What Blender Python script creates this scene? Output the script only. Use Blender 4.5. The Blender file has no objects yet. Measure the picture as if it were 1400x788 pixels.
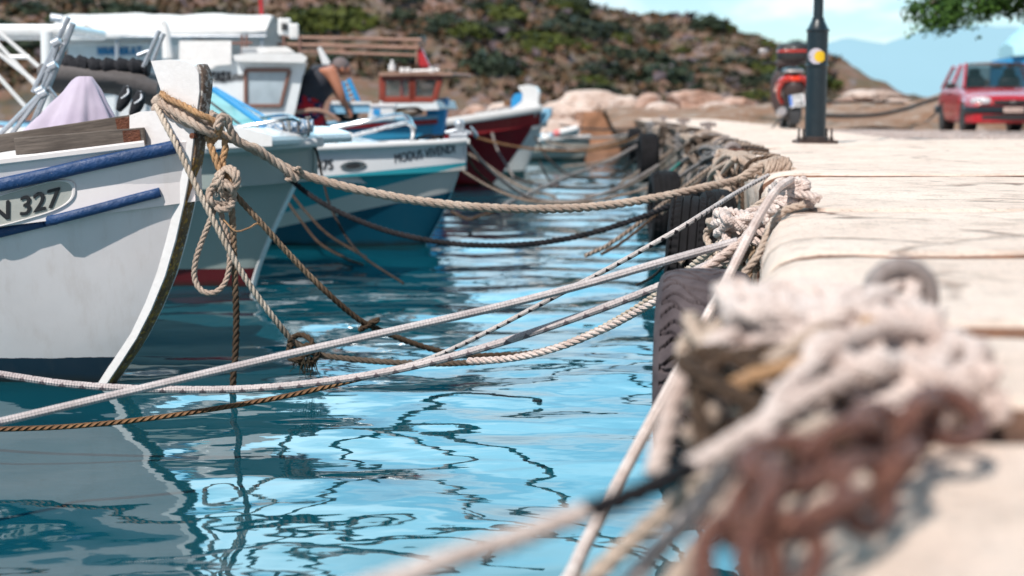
import bpy, bmesh, math, random
from mathutils import Vector, Matrix, noise
from mathutils.bvhtree import BVHTree
random.seed(7)
pi = math.pi
scene = bpy.context.scene
col = scene.collection
# ---------------------------------------------------------------- camera
F = 1400*50/36.0
CX, CY = 700.0, 394.0
HOR = 146.0
PITCH = math.atan((CY-HOR)/F)
EYE = Vector((0, 0, 0.3))
FWD = Vector((0, math.cos(PITCH), -math.sin(PITCH)))
UPV = Vector((0, math.sin(PITCH), math.cos(PITCH)))
WL = -0.9                                    # water level
def ray(px, py):
    return FWD + Vector((1, 0, 0))*((px-CX)/F) + UPV*((CY-py)/F)
def P(px, py, Y):                            # photo pixel at distance Y -> world point
    d = ray(px, py); return EYE + d*(Y/d.y)
def onz(px, py, z):
    d = ray(px, py); return EYE + d*((z-EYE.z)/d.z)
def project(w):
    v = Vector(w)-EYE; c = v.dot(FWD)
    return CX+v.x/c*F, CY-v.dot(UPV)/c*F
cam_d = bpy.data.cameras.new('camera'); cam = bpy.data.objects.new('camera', cam_d); col.objects.link(cam)
cam.location = EYE; cam.rotation_euler = (pi/2-PITCH, 0, 0)
cam_d.lens = 50; cam_d.sensor_width = 36; cam_d.clip_start = 0.05; cam_d.clip_end = 6000
cam_d.dof.use_dof = True; cam_d.dof.focus_distance = 5.1; cam_d.dof.aperture_fstop = 2.2
scene.camera = cam
scene.view_settings.view_transform = 'Standard'; scene.view_settings.look = 'None'
scene.view_settings.exposure = 0; scene.view_settings.gamma = 1
# ---------------------------------------------------------------- objects
class MB:
    def __init__(s): s.v = []; s.f = []; s.uv = []; s.m = []
    def face(s, idx, uv=None, m=0):
        s.f.append(tuple(idx)); s.uv.append(uv or [(0, 0)]*len(idx)); s.m.append(m)
    def quadgrid(s, rows, closed_u=False, closed_v=False, uvs=None, m=0, flip=False):
        b = len(s.v); n = len(rows); k = len(rows[0])
        for r in rows: s.v.extend([Vector(p) for p in r])
        for i in range(n if closed_v else n-1):
            i2 = (i+1) % n
            for j in range(k if closed_u else k-1):
                j2 = (j+1) % k
                q = [b+i*k+j, b+i*k+j2, b+i2*k+j2, b+i2*k+j]
                if uvs:
                    ua, va = uvs[i]; ub, vb = uvs[i2] if i2 > i else (uvs[i][0]+0.01, 0)
                    u = [(ua, j/k), (ua, (j+1)/k), (ub, (j+1)/k), (ub, j/k)]
                else: u = None
                if flip: q.reverse(); u = u and u[::-1]
                s.face(q, u, m)
    def poly(s, pts, m=0, flip=False):
        b = len(s.v); s.v.extend([Vector(p) for p in pts])
        q = list(range(b, b+len(pts)))
        if flip: q.reverse()
        s.face(q, None, m)
    def box(s, c, size, rot=None, m=0, taper=1.0):
        c = Vector(c); hx, hy, hz = [a/2 for a in size]; b = len(s.v)
        for z in (-1, 1):
            t = taper if z > 0 else 1
            for x, y in ((-1, -1), (1, -1), (1, 1), (-1, 1)):
                p = Vector((x*hx*t, y*hy*t, z*hz))
                if rot: p = rot @ p
                s.v.append(c+p)
        for q in ((0, 3, 2, 1), (4, 5, 6, 7), (0, 1, 5, 4), (1, 2, 6, 5), (2, 3, 7, 6), (3, 0, 4, 7)):
            s.face([b+i for i in q], [(0, 0), (1, 0), (1, 1), (0, 1)], m)
    def tube(s, pts, r, n=8, closed=False, rfun=None, caps=True, m=0):
        pts = [Vector(p) for p in pts]; N, fr = len(pts), frames(pts, closed)
        rows = []; uvs = []; L = 0
        for i, p in enumerate(pts):
            if i: L += (p-pts[i-1]).length
            rr = r*(rfun(i/(N-1)) if rfun else 1)
            a, b_ = fr[i]
            rows.append([p+(a*math.cos(2*pi*j/n)+b_*math.sin(2*pi*j/n))*rr for j in range(n)])
            uvs.append((L/r, 0))
        s.quadgrid(rows, closed_u=True, closed_v=closed, uvs=uvs, m=m, flip=False)
        if caps and not closed:
            s.poly(rows[0], m, flip=True); s.poly(rows[-1], m)
    def sweepbox(s, pts, w, h, side=None, m=0):
        # rectangular section, w sideways, h up
        pts = [Vector(p) for p in pts]; rows = []
        for i, p in enumerate(pts):
            t = (pts[min(i+1, len(pts)-1)]-pts[max(i-1, 0)]).normalized()
            sd = (side or Vector((0, 0, 1)).cross(t)).normalized(); up = t.cross(sd).normalized()
            ww = w(i/(len(pts)-1)) if callable(w) else w
            c = min(ww, h)*.22
            sec = [(-ww/2+c, -h/2), (ww/2-c, -h/2), (ww/2, -h/2+c), (ww/2, h/2-c), (ww/2-c, h/2), (-ww/2+c, h/2), (-ww/2, h/2-c), (-ww/2, -h/2+c)]
            rows.append([p+sd*a+up*b for a, b in sec])
        s.quadgrid(rows, closed_u=True, m=m); s.poly(rows[0], m, flip=True); s.poly(rows[-1], m)
    def prism(s, poly, vec, m=0, bevel=0):
        # extrude planar polygon both ways along vec
        vec = Vector(vec); a = [Vector(p)-vec/2 for p in poly]; b = [Vector(p)+vec/2 for p in poly]
        s.poly(a, m); s.poly(b, m, flip=True)
        n = len(poly); k = len(s.v); s.v.extend(a+b)
        for i in range(n):
            j = (i+1) % n; s.face([k+i, k+n+i, k+n+j, k+j], None, m)
    def build(s, name, mat, parent=None, world=True, smooth=True, angle=40, bevel=0, origin=None, subs=0):
        vs = s.v
        inv = None; loc = Vector((0, 0, 0))
        if parent is not None:
            if world: inv = wm(parent).inverted()
        else:
            if origin is None:
                mn = Vector([min(p[i] for p in vs) for i in range(3)]); mx = Vector([max(p[i] for p in vs) for i in range(3)])
                loc = Vector(((mn.x+mx.x)/2, (mn.y+mx.y)/2, mn.z))
            else: loc = Vector(origin)
            inv = Matrix.Translation(-loc)
        if inv is not None: vs = [inv @ p for p in vs]
        me = bpy.data.meshes.new(name); me.from_pydata([tuple(p) for p in vs], [], s.f)
        uvl = me.uv_layers.new(name='UVMap'); flat = []
        for u in s.uv:
            for a in u: flat += [a[0], a[1]]
        uvl.data.foreach_set('uv', flat)
        for mm in (mat if isinstance(mat, (list, tuple)) else [mat]): me.materials.append(mm)
        me.polygons.foreach_set('material_index', s.m)
        me.polygons.foreach_set('use_smooth', [smooth]*len(me.polygons))
        me.update()
        if smooth and angle < 180:
            try: me.set_sharp_from_angle(angle=math.radians(angle))
            except Exception: pass
        o = bpy.data.objects.new(name, me); col.objects.link(o)
        if parent is not None: o.parent = parent
        else: o.location = loc
        if bevel:
            b = o.modifiers.new('bevel', 'BEVEL'); b.width = bevel; b.segments = 2; b.limit_method = 'ANGLE'; b.harden_normals = False
        return o
def wm(o):
    m = o.matrix_basis.copy(); p = o.parent
    while p: m = p.matrix_basis @ m; p = p.parent
    return m
def frames(pts, closed=False):
    N = len(pts); T = []
    for i in range(N):
        if closed: t = pts[(i+1) % N]-pts[i-1]
        else: t = pts[min(i+1, N-1)]-pts[max(i-1, 0)]
        T.append(t.normalized() if t.length > 1e-9 else Vector((1, 0, 0)))
    a = T[0].orthogonal().normalized(); out = []
    for i in range(N):
        a = a-T[i]*a.dot(T[i]); a = a.normalized() if a.length > 1e-6 else T[i].orthogonal().normalized()
        out.append((a, T[i].cross(a)))
    return out
def cr(pts, step, closed=False):
    """smooth curve through the points, evenly resampled"""
    pts = [Vector(p) for p in pts]; n = len(pts); raw = []
    for i in range(n if closed else n-1):
        p0 = pts[(i-1) % n] if (closed or i > 0) else pts[0]*2-pts[1]
        p1 = pts[i]; p2 = pts[(i+1) % n]
        p3 = pts[(i+2) % n] if (closed or i+2 < n) else pts[-1]*2-pts[-2]
        K = max(6, int((p2-p1).length/step*1.5))
        K = min(K, 400)
        for k in range(K):
            t = k/K
            raw.append(0.5*((2*p1)+(p2-p0)*t+(2*p0-5*p1+4*p2-p3)*t*t+(3*p1-p0-3*p2+p3)*t**3))
    raw.append(pts[0] if closed else pts[-1])
    out = [raw[0]]; acc = 0
    L = sum((raw[i+1]-raw[i]).length for i in range(len(raw)-1)); N = max(2, round(L/step)); st = L/N; want = st
    for i in range(len(raw)-1):
        a, b = raw[i], raw[i+1]; d = (b-a).length
        while acc+d >= want-1e-9 and d > 0 and len(out) <= N:
            out.append(a.lerp(b, min(1, (want-acc)/d))); want += st
        acc += d
    if closed and (out[-1]-out[0]).length < st*.6: out.pop()
    return out
def tag(o, label=None, cat=None, group=None, kind=None):
    if label: o['label'] = label
    if cat: o['category'] = cat
    if group: o['group'] = group
    if kind: o['kind'] = kind
    return o
def empty(name, loc, rz=0, label=None, cat=None, group=None):
    o = bpy.data.objects.new(name, None); col.objects.link(o); o.location = loc; o.rotation_euler = (0, 0, rz)
    o.empty_display_size = .1
    return tag(o, label, cat, group)
def children(o): return [c for c in bpy.data.objects if c.parent == o]
# ---------------------------------------------------------------- materials
def srgb(r, g, b):
    f = lambda c: (c/255/12.92) if c/255 <= .04045 else ((c/255+.055)/1.055)**2.4
    return (f(r), f(g), f(b), 1)
class NT:
    def __init__(s, name):
        s.m = bpy.data.materials.new(name); s.m.use_nodes = True; s.t = s.m.node_tree; s.n = s.t.nodes
        s.b = s.n['Principled BSDF']; s.out = s.n['Material Output']
        s.tc = s.n.new('ShaderNodeTexCoord')
    def node(s, ty, **kw):
        nd = s.n.new(ty)
        for k, v in kw.items():
            if hasattr(nd, k) and k not in nd.inputs: setattr(nd, k, v)
            else: nd.inputs[k].default_value = v
        return nd
    def link(s, a, b): s.t.links.new(a, b)
    def val(s, x, sock):
        if hasattr(x, 'links'): s.link(x, sock)
        else: sock.default_value = x
    def noise(s, scale, detail=4, rough=.55, vec=None, stretch=None, dist=0):
        v = vec or s.tc.outputs['Object']
        if stretch:
            mp = s.n.new('ShaderNodeMapping'); mp.inputs['Scale'].default_value = stretch; s.link(v, mp.inputs['Vector']); v = mp.outputs['Vector']
        nd = s.n.new('ShaderNodeTexNoise'); nd.inputs['Scale'].default_value = scale; nd.inputs['Detail'].default_value = detail
        nd.inputs['Roughness'].default_value = rough; nd.inputs['Distortion'].default_value = dist; s.link(v, nd.inputs['Vector']); return nd.outputs['Fac']
    def ramp(s, fac, a, b, va=0., vb=1.):
        r = s.n.new('ShaderNodeMapRange'); r.inputs['From Min'].default_value = a; r.inputs['From Max'].default_value = b
        r.inputs['To Min'].default_value = va; r.inputs['To Max'].default_value = vb; s.link(fac, r.inputs['Value']); return r.outputs['Result']
    def mix(s, fac, a, b, mode='MIX'):
        m = s.n.new('ShaderNodeMix'); m.data_type = 'RGBA'; m.blend_type = mode
        s.val(fac, m.inputs[0]); s.val(a, m.inputs[6]); s.val(b, m.inputs[7]); return m.outputs[2]
    def math(s, op, a, b=0.):
        m = s.n.new('ShaderNodeMath'); m.operation = op; s.val(a, m.inputs[0]); s.val(b, m.inputs[1]); return m.outputs[0]
    def xyz(s, which='Object'):
        x = s.n.new('ShaderNodeSeparateXYZ'); s.link(s.tc.outputs[which], x.inputs[0]); return x.outputs
    def color(s, c): s.val(c, s.b.inputs['Base Color'])
    def bump(s, h, strength=.3, dist=.01):
        b = s.n.new('ShaderNodeBump'); b.inputs['Strength'].default_value = strength; b.inputs['Distance'].default_value = dist
        prev = s.b.inputs['Normal'].links
        if prev: s.link(prev[0].from_socket, b.inputs['Normal'])
        s.link(h, b.inputs['Height']); s.link(b.outputs[0], s.b.inputs['Normal'])
    def set(s, rough=None, metal=None, spec=None, **kw):
        if rough is not None: s.val(rough, s.b.inputs['Roughness'])
        if metal is not None: s.b.inputs['Metallic'].default_value = metal
        if spec is not None: s.b.inputs['Specular IOR Level'].default_value = spec
        for k, v in kw.items(): s.b.inputs[k].default_value = v
        return s
def C(r, g, b): return (r, g, b, 1)
def paint(name, c, dirt=None, rough=.45, sc=3., amt=.35, bump=.15, chips=None, chip_amt=.0, metal=0, coat=0):
    t = NT(name); dirt = dirt or tuple(x*.55 for x in c[:3])+(1,)
    f = t.ramp(t.noise(sc, 6, .65), .45, .75, 0, amt)
    cc = t.mix(f, c, dirt)
    cc = t.mix(t.ramp(t.noise(sc*7, 3), .35, .7, 0, .18), cc, dirt)
    if chips:
        th = .72-chip_amt
        cc = t.mix(t.ramp(t.noise(sc*9, 8, .7, stretch=(1, 1, 1.6)), th, th+.03), cc, chips)
    t.color(cc); t.set(rough=t.ramp(t.noise(sc*4, 3), .3, .7, rough*.8, min(1, rough*1.25)), metal=metal)
    t.bump(t.noise(sc*8, 5), bump, .01)
    if coat: t.b.inputs['Coat Weight'].default_value = coat; t.b.inputs['Coat Roughness'].default_value = .08
    return t.m
def rope_mat(name, c, c2, fleck=None, kind='laid', rough=.9, soak=None):
    t = NT(name)
    cc = t.mix(t.ramp(t.noise(9, 4), .35, .65), c, c2)
    cc = t.mix(t.ramp(t.noise(160, 2), .4, .7, 0, .5), cc, tuple(x*.5 for x in c2[:3])+(1,))
    u = t.n.new('ShaderNodeSeparateXYZ'); t.link(t.tc.outputs['UV'], u.inputs[0])
    if fleck is not None:
        # dark dashes spiralling round the line
        a = t.math('FRACT', t.math('ADD', t.math('MULTIPLY', u.outputs[0], .19), t.math('MULTIPLY', u.outputs[1], 1.0)))
        b = t.math('FRACT', t.math('SUBTRACT', t.math('MULTIPLY', u.outputs[0], .19), t.math('MULTIPLY', u.outputs[1], 1.0)))
        d = t.math('MULTIPLY', t.math('LESS_THAN', a, .42), t.math('LESS_THAN', b, .42))
        cc = t.mix(d, cc, fleck)
    if kind == 'braid':
        w1 = t.math('SINE', t.math('ADD', t.math('MULTIPLY', u.outputs[0], 4.2), t.math('MULTIPLY', u.outputs[1], 25.13)))
        w2 = t.math('SINE', t.math('SUBTRACT', t.math('MULTIPLY', u.outputs[0], 4.2), t.math('MULTIPLY', u.outputs[1], 25.13)))
        t.bump(t.math('MULTIPLY', w1, w2), .5, .003)
    elif kind == 'strand':
        w1 = t.math('SINE', t.math('ADD', t.math('MULTIPLY', u.outputs[0], 2.4), t.math('MULTIPLY', u.outputs[1], 50)))
        t.bump(w1, .35, .0015)
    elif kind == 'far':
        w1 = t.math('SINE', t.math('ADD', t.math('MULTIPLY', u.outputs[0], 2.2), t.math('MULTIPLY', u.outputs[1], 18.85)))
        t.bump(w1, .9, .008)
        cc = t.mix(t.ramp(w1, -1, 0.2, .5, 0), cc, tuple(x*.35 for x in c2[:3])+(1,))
    t.bump(t.noise(220, 2), .4, .002)
    if soak is not None:     # darker, wet below this world height
        g = t.n.new('ShaderNodeNewGeometry'); x = t.n.new('ShaderNodeSeparateXYZ'); t.link(g.outputs['Position'], x.inputs[0])
        w = t.ramp(t.math('ADD', x.outputs[2], t.math('MULTIPLY', t.noise(30, 3), .05)), soak-.06, soak+.08, .85, 0)
        cc = t.mix(w, cc, C(.035, .022, .014))
    t.color(cc); t.set(rough=rough, spec=.2)
    return t.m
M = {}
M['white'] = paint('white_paint', C(.78, .74, .74), C(.5, .42, .38), .4, 2, .3, .1)
M['hullwhite'] = None
M['white2'] = paint('cool_white_paint', C(.72, .76, .78), C(.45, .42, .4), .4, 2, .35, .1)
M['gel'] = paint('white_gelcoat', C(.76, .76, .76), C(.45, .42, .38), .25, 1.5, .25, .04, coat=.3)
M['blue'] = paint('worn_blue_paint', C(.012, .055, .17), C(.008, .03, .08), .5, 6, .5, .6, chips=C(.34, .27, .21), chip_amt=.07)
M['cyanblue'] = paint('bright_blue_paint', C(.03, .3, .62), C(.02, .17, .4), .4, 5, .4, .1)
M['redpaint'] = paint('red_paint', C(.42, .02, .025), C(.2, .01, .015), .35, 4, .4, .1)
M['redwood'] = paint('red_brown_varnished_wood', C(.27, .045, .025), C(.14, .022, .012), .4, 8, .5, .2)
M['steel'] = paint('stainless_steel', C(.62, .64, .66), C(.35, .34, .33), .22, 8, .3, .03, metal=1)
M['galv'] = paint('galvanised_steel', C(.5, .53, .57), C(.28, .29, .31), .45, 12, .6, .2, metal=.7)
M['rust'] = paint('rusty_iron', C(.16, .055, .03), C(.05, .022, .016), .85, 14, .9, 1., chips=C(.3, .11, .04), chip_amt=.14)
M['darkiron'] = paint('dark_rusted_plate', C(.045, .028, .024), C(.02, .015, .014), .8, 14, .8, 1., chips=C(.14, .06, .03), chip_amt=.1)
M['chain'] = paint('brown_chain_iron', C(.15, .055, .042), C(.045, .02, .017), .6, 24, .8, 1., chips=C(.45, .22, .14), chip_amt=.17)
M['black'] = paint('black_plastic', C(.018, .019, .022), C(.04, .04, .042), .5, 6, .4, .1)
M['blackcloth'] = paint('black_cloth', C(.012, .013, .018), C(.03, .03, .035), .9, 14, .5, .6)
M['greycloth'] = paint('taupe_canvas', C(.11, .1, .1), C(.07, .062, .062), .9, 4, .5, .4)
M['canvas'] = paint('white_canvas', C(.82, .8, .78), C(.6, .58, .58), .85, 3, .4, .5)
M['lamp'] = paint('dark_lamp_enamel', C(.006, .016, .024), C(.014, .028, .036), .38, 8, .5, .1)
M['deckgrey'] = paint('pale_deck', C(.55, .53, .5), C(.3, .27, .23), .6, 5, .5, .2)
M['bluedeck'] = paint('pale_blue_deck', C(.25, .5, .68), C(.16, .33, .46), .6, 5, .5, .2)
def lilac():
    t = NT('lilac_cloth'); t.color(t.mix(t.ramp(t.noise(5, 4), .3, .7), C(.54, .48, .58), C(.42, .36, .47)))
    t.bump(t.noise(300, 2), .3, .001); t.set(rough=.95); t.b.inputs['Sheen Weight'].default_value = .3; return t.m
M['lilac'] = lilac()
def wood(name, a, b, sc=1.):
    t = NT(name)
    g = t.noise(6*sc, 6, .7, stretch=(1, 12, 12)); h = t.noise(2*sc, 4)
    c = t.mix(t.ramp(g, .35, .65), a, b); c = t.mix(t.ramp(h, .45, .7, 0, .5), c, tuple(x*.5 for x in b[:3])+(1,))
    t.color(c); t.bump(g, .6, .004); t.set(rough=.85); return t.m
M['greywood'] = wood('weathered_grey_wood', C(.2, .165, .14), C(.085, .068, .058))
M['brownwood'] = wood('old_brown_wood', C(.3, .16, .085), C(.12, .06, .035))
M['polewood'] = wood('pale_pole_wood', C(.42, .27, .21), C(.25, .13, .09))
def stemband():
    t = NT('rusty_weathered_stem_wood')
    z = t.xyz()[2]
    c = t.mix(t.ramp(t.noise(25, 6, .7, stretch=(1, 1, .4)), .4, .62), C(.12, .07, .04), C(.24, .14, .06))
    c = t.mix(t.ramp(t.noise(45, 5, .7), .55, .6), c, C(.5, .27, .05))
    c = t.mix(t.ramp(t.noise(60, 5, .7), .62, .65), c, C(.5, .46, .42))
    up = t.mix(t.ramp(t.noise(38, 5, .75), .42, .5), C(.42, .39, .37), C(.12, .08, .06))
    c = t.mix(t.ramp(z, .95, 1.08), c, up)
    t.color(c); t.bump(t.noise(60, 5), .9, .006); t.set(rough=.85); return t.m
M['stem'] = stemband()
def glass(name, c=C(.05, .08, .09), alpha=.35, rough=.03):
    t = NT(name); t.color(t.mix(t.ramp(t.noise(6, 3), .4, .7, 0, .4), c, tuple(min(1, x*1.6+.02) for x in c[:3])+(1,)))
    t.set(rough=rough, Alpha=alpha, spec=.8); return t.m
M['glass'] = glass('window_glass'); M['tealglass'] = glass('pale_teal_glass', C(.16, .48, .52), .75, .06)
M['darkglass'] = glass('dark_car_glass', C(.012, .03, .03), .6)
def flat(name, c, rough=.5, metal=0, em=0):
    t = NT(name); t.color(t.mix(t.ramp(t.noise(12, 4), .4, .7, 0, .35), c, tuple(x*.7 for x in c[:3])+(1,))); t.set(rough=rough, metal=metal)
    if em: t.b.inputs['Emission Color'].default_value = c; t.b.inputs['Emission Strength'].default_value = em
    return t.m
M['text'] = flat('black_lettering', C(.015, .015, .018)); M['bluetext'] = flat('blue_lettering', C(.02, .2, .42)); M['greytext'] = flat('dark_grey_lettering', C(.05, .055, .07))
M['skin'] = flat('tanned_skin', C(.42, .17, .1), .55); M['hair'] = flat('grey_hair', C(.16, .13, .13), .9)
M['tyre'] = None
# ropes
M['r_tan'] = rope_mat('tan_laid_rope', C(.56, .45, .37), C(.4, .3, .24), kind='strand')
M['r_cream'] = rope_mat('cream_laid_rope', C(.66, .57, .48), C(.45, .36, .28), kind='strand', soak=-.6)
M['r_orange'] = rope_mat('orange_brown_laid_rope', C(.55, .33, .17), C(.4, .24, .14), kind='strand')
M['r_brown'] = rope_mat('brown_weedy_rope', C(.36, .26, .18), C(.2, .13, .085), kind='strand', soak=-.42)
M['r_black'] = rope_mat('black_laid_rope', C(.008, .008, .01), C(.025, .022, .025), kind='strand', rough=.7)
M['r_braid'] = rope_mat('grey_white_braided_line', C(.62, .57, .57), C(.46, .41, .41), kind='braid')
M['r_fleck'] = rope_mat('black_flecked_white_line', C(.68, .62, .6), C(.5, .44, .42), fleck=C(.03, .025, .03), kind='braid')
M['r_fleck2'] = rope_mat('soft_flecked_white_line', C(.62, .55, .54), C(.46, .4, .4), fleck=C(.2, .16, .17), kind='braid')
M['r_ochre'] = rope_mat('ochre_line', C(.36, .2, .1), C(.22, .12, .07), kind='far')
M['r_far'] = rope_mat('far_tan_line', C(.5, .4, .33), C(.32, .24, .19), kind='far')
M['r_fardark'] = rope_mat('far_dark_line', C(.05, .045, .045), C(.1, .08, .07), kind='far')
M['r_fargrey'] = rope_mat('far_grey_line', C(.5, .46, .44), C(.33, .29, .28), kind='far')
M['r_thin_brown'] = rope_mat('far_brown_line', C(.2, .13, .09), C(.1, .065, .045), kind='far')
M['r_white'] = rope_mat('sunbleached_white_rope', C(.82, .71, .66), C(.58, .45, .4), kind='braid')
M['r_teal'] = rope_mat('teal_line', C(.06, .42, .36), C(.04, .28, .25), kind='far')
M['r_yellow'] = rope_mat('yellow_line', C(.75, .42, .03), C(.5, .28, .03), kind='far')
M['weed'] = paint('dark_weed', C(.05, .035, .015), C(.02, .015, .01), .8, 30, .7, 1.)
# ---------------------------------------------------------------- ropes
def rope_mb(mb, pts, R, pitch=None, sides=6, closed=False, per=9):
    """three-strand laid rope along a resampled curve"""
    pitch = pitch or R*6.2; c = cr(pts, pitch/per, closed); fr = frames(c, closed); N = len(c)
    if N > 1400: return rope_mb(mb, pts, R, pitch, 5, closed, max(3, per-2))
    for k in range(3):
        st = []
        for i, p in enumerate(c):
            a = 2*pi*(i/per)+2*pi*k/3
            if closed: a = 2*pi*(round(N/per)*i/N)+2*pi*k/3
            st.append(p+(fr[i][0]*math.cos(a)+fr[i][1]*math.sin(a))*R*.5)
        mb.tube(st, R*.54, sides, closed)
    return c
def fuzz(mb, c, R, dens=60, length=.02, rnd=None):
    rnd = rnd or random
    for i in range(len(c)-1):
        d = (c[i+1]-c[i]).length
        for _ in range(int(dens*d+rnd.random())):
            p = c[i].lerp(c[i+1], rnd.random()); v = Vector((rnd.gauss(0, 1), rnd.gauss(0, 1), rnd.gauss(0, 1))).normalized()
            t = (c[i+1]-c[i]).normalized(); v = (v-t*v.dot(t)).normalized(); w = t.cross(v)
            a = p+v*R*.75; L = length*rnd.uniform(.3, 1); e = a+v*L*.7+t*rnd.uniform(-1, 1)*L
            k = len(mb.v); mb.v += [a+w*.0011, a-w*.0011, e]; mb.face([k, k+1, k+2])
def laid(name, pts, R, mat, label, cat='rope', fz=0, extra=None, per=9, sides=6, group=None, flen=.02):
    mb = MB(); c = rope_mb(mb, pts, R, per=per, sides=sides)
    if fz: fuzz(mb, c, R, fz, flen)
    if extra: extra(mb)
    return tag(mb.build(name, mat, angle=180), label, cat, group)
def line(name, pts, R, mat, label, cat='rope', n=10, group=None, step=None, extra=None):
    mb = MB(); mb.tube(cr(pts, step or R*1.5), R, n)
    if extra: extra(mb)
    return tag(mb.build(name, mat, angle=180), label, cat, group)
def PP(*a):
    """list of (px, py, Y) -> world points"""
    return [P(*q) for q in a]
def wind(center, axis, ra, rb, turns, pitch, rot=0, n=14, jit=0):
    """coil of rope turns round an axis"""
    axis = Vector(axis).normalized(); u = axis.orthogonal().normalized(); u = Matrix.Rotation(rot, 3, axis) @ u; v = axis.cross(u); out = []
    for i in range(int(n*turns)+1):
        a = 2*pi*i/n
        out.append(Vector(center)+u*ra*math.cos(a)+v*rb*math.sin(a)+axis*(pitch*i/n)+Vector([random.uniform(-jit, jit) for _ in range(3)]))
    return out
def tangle(c, rx, ry, rz, n, seed):
    r = random.Random(seed); out = []
    a, b = r.random()*6, r.random()*6; wa, wb, wc = r.uniform(.9, 1.3), r.uniform(1.4, 2.1), r.uniform(.5, .8)
    for i in range(n):
        t = i*.75
        out.append(Vector(c)+Vector((rx*math.sin(wa*t+a), ry*math.sin(wb*t+b), rz*math.cos(wc*t*1.7+a+b)))*r.uniform(.75, 1.05))
    return out
# ---------------------------------------------------------------- writing
def text_geo(body, sub=0):
    cu = bpy.data.curves.new('txt', 'FONT'); cu.body = body; cu.resolution_u = 4
    o = bpy.data.objects.new('txt', cu); col.objects.link(o)
    me = bpy.data.meshes.new_from_object(o)
    vs = [v.co.copy() for v in me.vertices]; fs = [tuple(p.vertices) for p in me.polygons]
    bpy.data.objects.remove(o); bpy.data.curves.remove(cu); bpy.data.meshes.remove(me)
    x0 = min(v.x for v in vs); x1 = max(v.x for v in vs); y0 = min(v.y for v in vs); y1 = max(v.y for v in vs)
    return [((v.x-x0)/(x1-x0), (v.y-y0)/(y1-y0)) for v in vs], fs
def bvh_of(objs):
    vs, fs = [], []
    for o in objs:
        m = wm(o); b = len(vs); vs += [m @ v.co for v in o.data.vertices]; fs += [tuple(b+i for i in p.vertices) for p in o.data.polygons]
    return BVHTree.FromPolygons(vs, fs)
def hit(bvh, px, py, off=.004, fallback=6.):
    d = ray(px, py).normalized(); h = bvh.ray_cast(EYE, d)
    if h[0] is None: return None
    return h[0]-d*off
def decal_text(body, p00, p10, p01, bvh, mat, parent, name='lettering', off=.004, shear=0, bold=0):
    uv, fs = text_geo(body); mb = MB(); p00, p10, p01 = [Vector(p).to_3d() for p in (p00, p10, p01)]
    for k, (u, v) in enumerate(uv):
        q = p00+(p10-p00)*u+(p01-p00)*v; h = hit(bvh, q.x, q.y, off)
        mb.v.append(h if h is not None else P(q.x, q.y, 6))
    for f in fs: mb.face(f)
    if bold:
        base = list(mb.v); ff = list(mb.f)
        for dx, dz, dy in ((bold, 0, .0006), (-bold, 0, .0012), (0, bold, .0018)):
            b = len(mb.v); mb.v += [p+Vector((dx, -dy, dz)) for p in base]
            for f in ff: mb.face([b+i for i in f])
    return mb.build(name, mat, parent, smooth=False)
def flat_text(body, o, ux, uz, mat, parent, name='lettering', world=True, bold=0):
    """text in the parallelogram o, o+ux, o+uz"""
    uv, fs = text_geo(body); mb = MB(); o, ux, uz = Vector(o), Vector(ux), Vector(uz)
    for u, v in uv: mb.v.append(o+ux*u+uz*v)
    for f in fs: mb.face(f)
    if bold:
        nn = ux.cross(uz).normalized(); base = list(mb.v); ff = list(mb.f)
        for k, (dx, dz) in enumerate(((1, 0), (-1, 0), (0, 1), (0, -1))):
            b = len(mb.v); mb.v += [p+(ux.normalized()*dx+uz.normalized()*dz)*bold+nn*.0004*(k+1) for p in base]
            for f in ff: mb.face([b+i for i in f])
    return mb.build(name, mat, parent, world=world, smooth=False)
# ---------------------------------------------------------------- world and sun
w = bpy.data.worlds.new('World'); scene.world = w; w.use_nodes = True
wt = w.node_tree; wn = wt.nodes; bg = wn['Background']
SUN_DIR = Vector((-.5, -.82, 1.12)).normalized()        # towards the sun: high, behind and left of the camera
sky = wn.new('ShaderNodeTexSky'); sky.sky_type = 'NISHITA'; sky.sun_disc = False
sky.sun_elevation = math.asin(SUN_DIR.z); sky.sun_rotation = math.atan2(SUN_DIR.x, SUN_DIR.y)
sky.air_density = 1.0; sky.dust_density = .6; sky.ozone_density = 2.0
tc = wn.new('ShaderNodeTexCoord')
sep = wn.new('ShaderNodeSeparateXYZ'); wt.links.new(tc.outputs['Generated'], sep.inputs[0])
def wmath(op, a, b=0., clamp=False):
    m = wn.new('ShaderNodeMath'); m.operation = op; m.use_clamp = clamp
    for i, x in enumerate((a, b)):
        if hasattr(x, 'links'): wt.links.new(x, m.inputs[i])
        else: m.inputs[i].default_value = x
    return m.outputs[0]
den = wmath('ADD', wmath('ABSOLUTE', sep.outputs[2]), .12)
comb = wn.new('ShaderNodeCombineXYZ')
wt.links.new(wmath('DIVIDE', sep.outputs[0], den), comb.inputs[0]); wt.links.new(wmath('DIVIDE', sep.outputs[1], den), comb.inputs[1])
nz = wn.new('ShaderNodeTexNoise'); nz.inputs['Scale'].default_value = .85; nz.inputs['Detail'].default_value = 7; nz.inputs['Roughness'].default_value = .58; nz.inputs['Distortion'].default_value = .4
wt.links.new(comb.outputs[0], nz.inputs['Vector'])
mr = wn.new('ShaderNodeMapRange'); mr.inputs['From Min'].default_value = .43; mr.inputs['From Max'].default_value = .62; mr.interpolation_type = 'SMOOTHSTEP'
wt.links.new(nz.outputs['Fac'], mr.inputs['Value'])
tint = wn.new('ShaderNodeMix'); tint.data_type = 'RGBA'; tint.blend_type = 'MULTIPLY'; tint.inputs[0].default_value = 1
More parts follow.
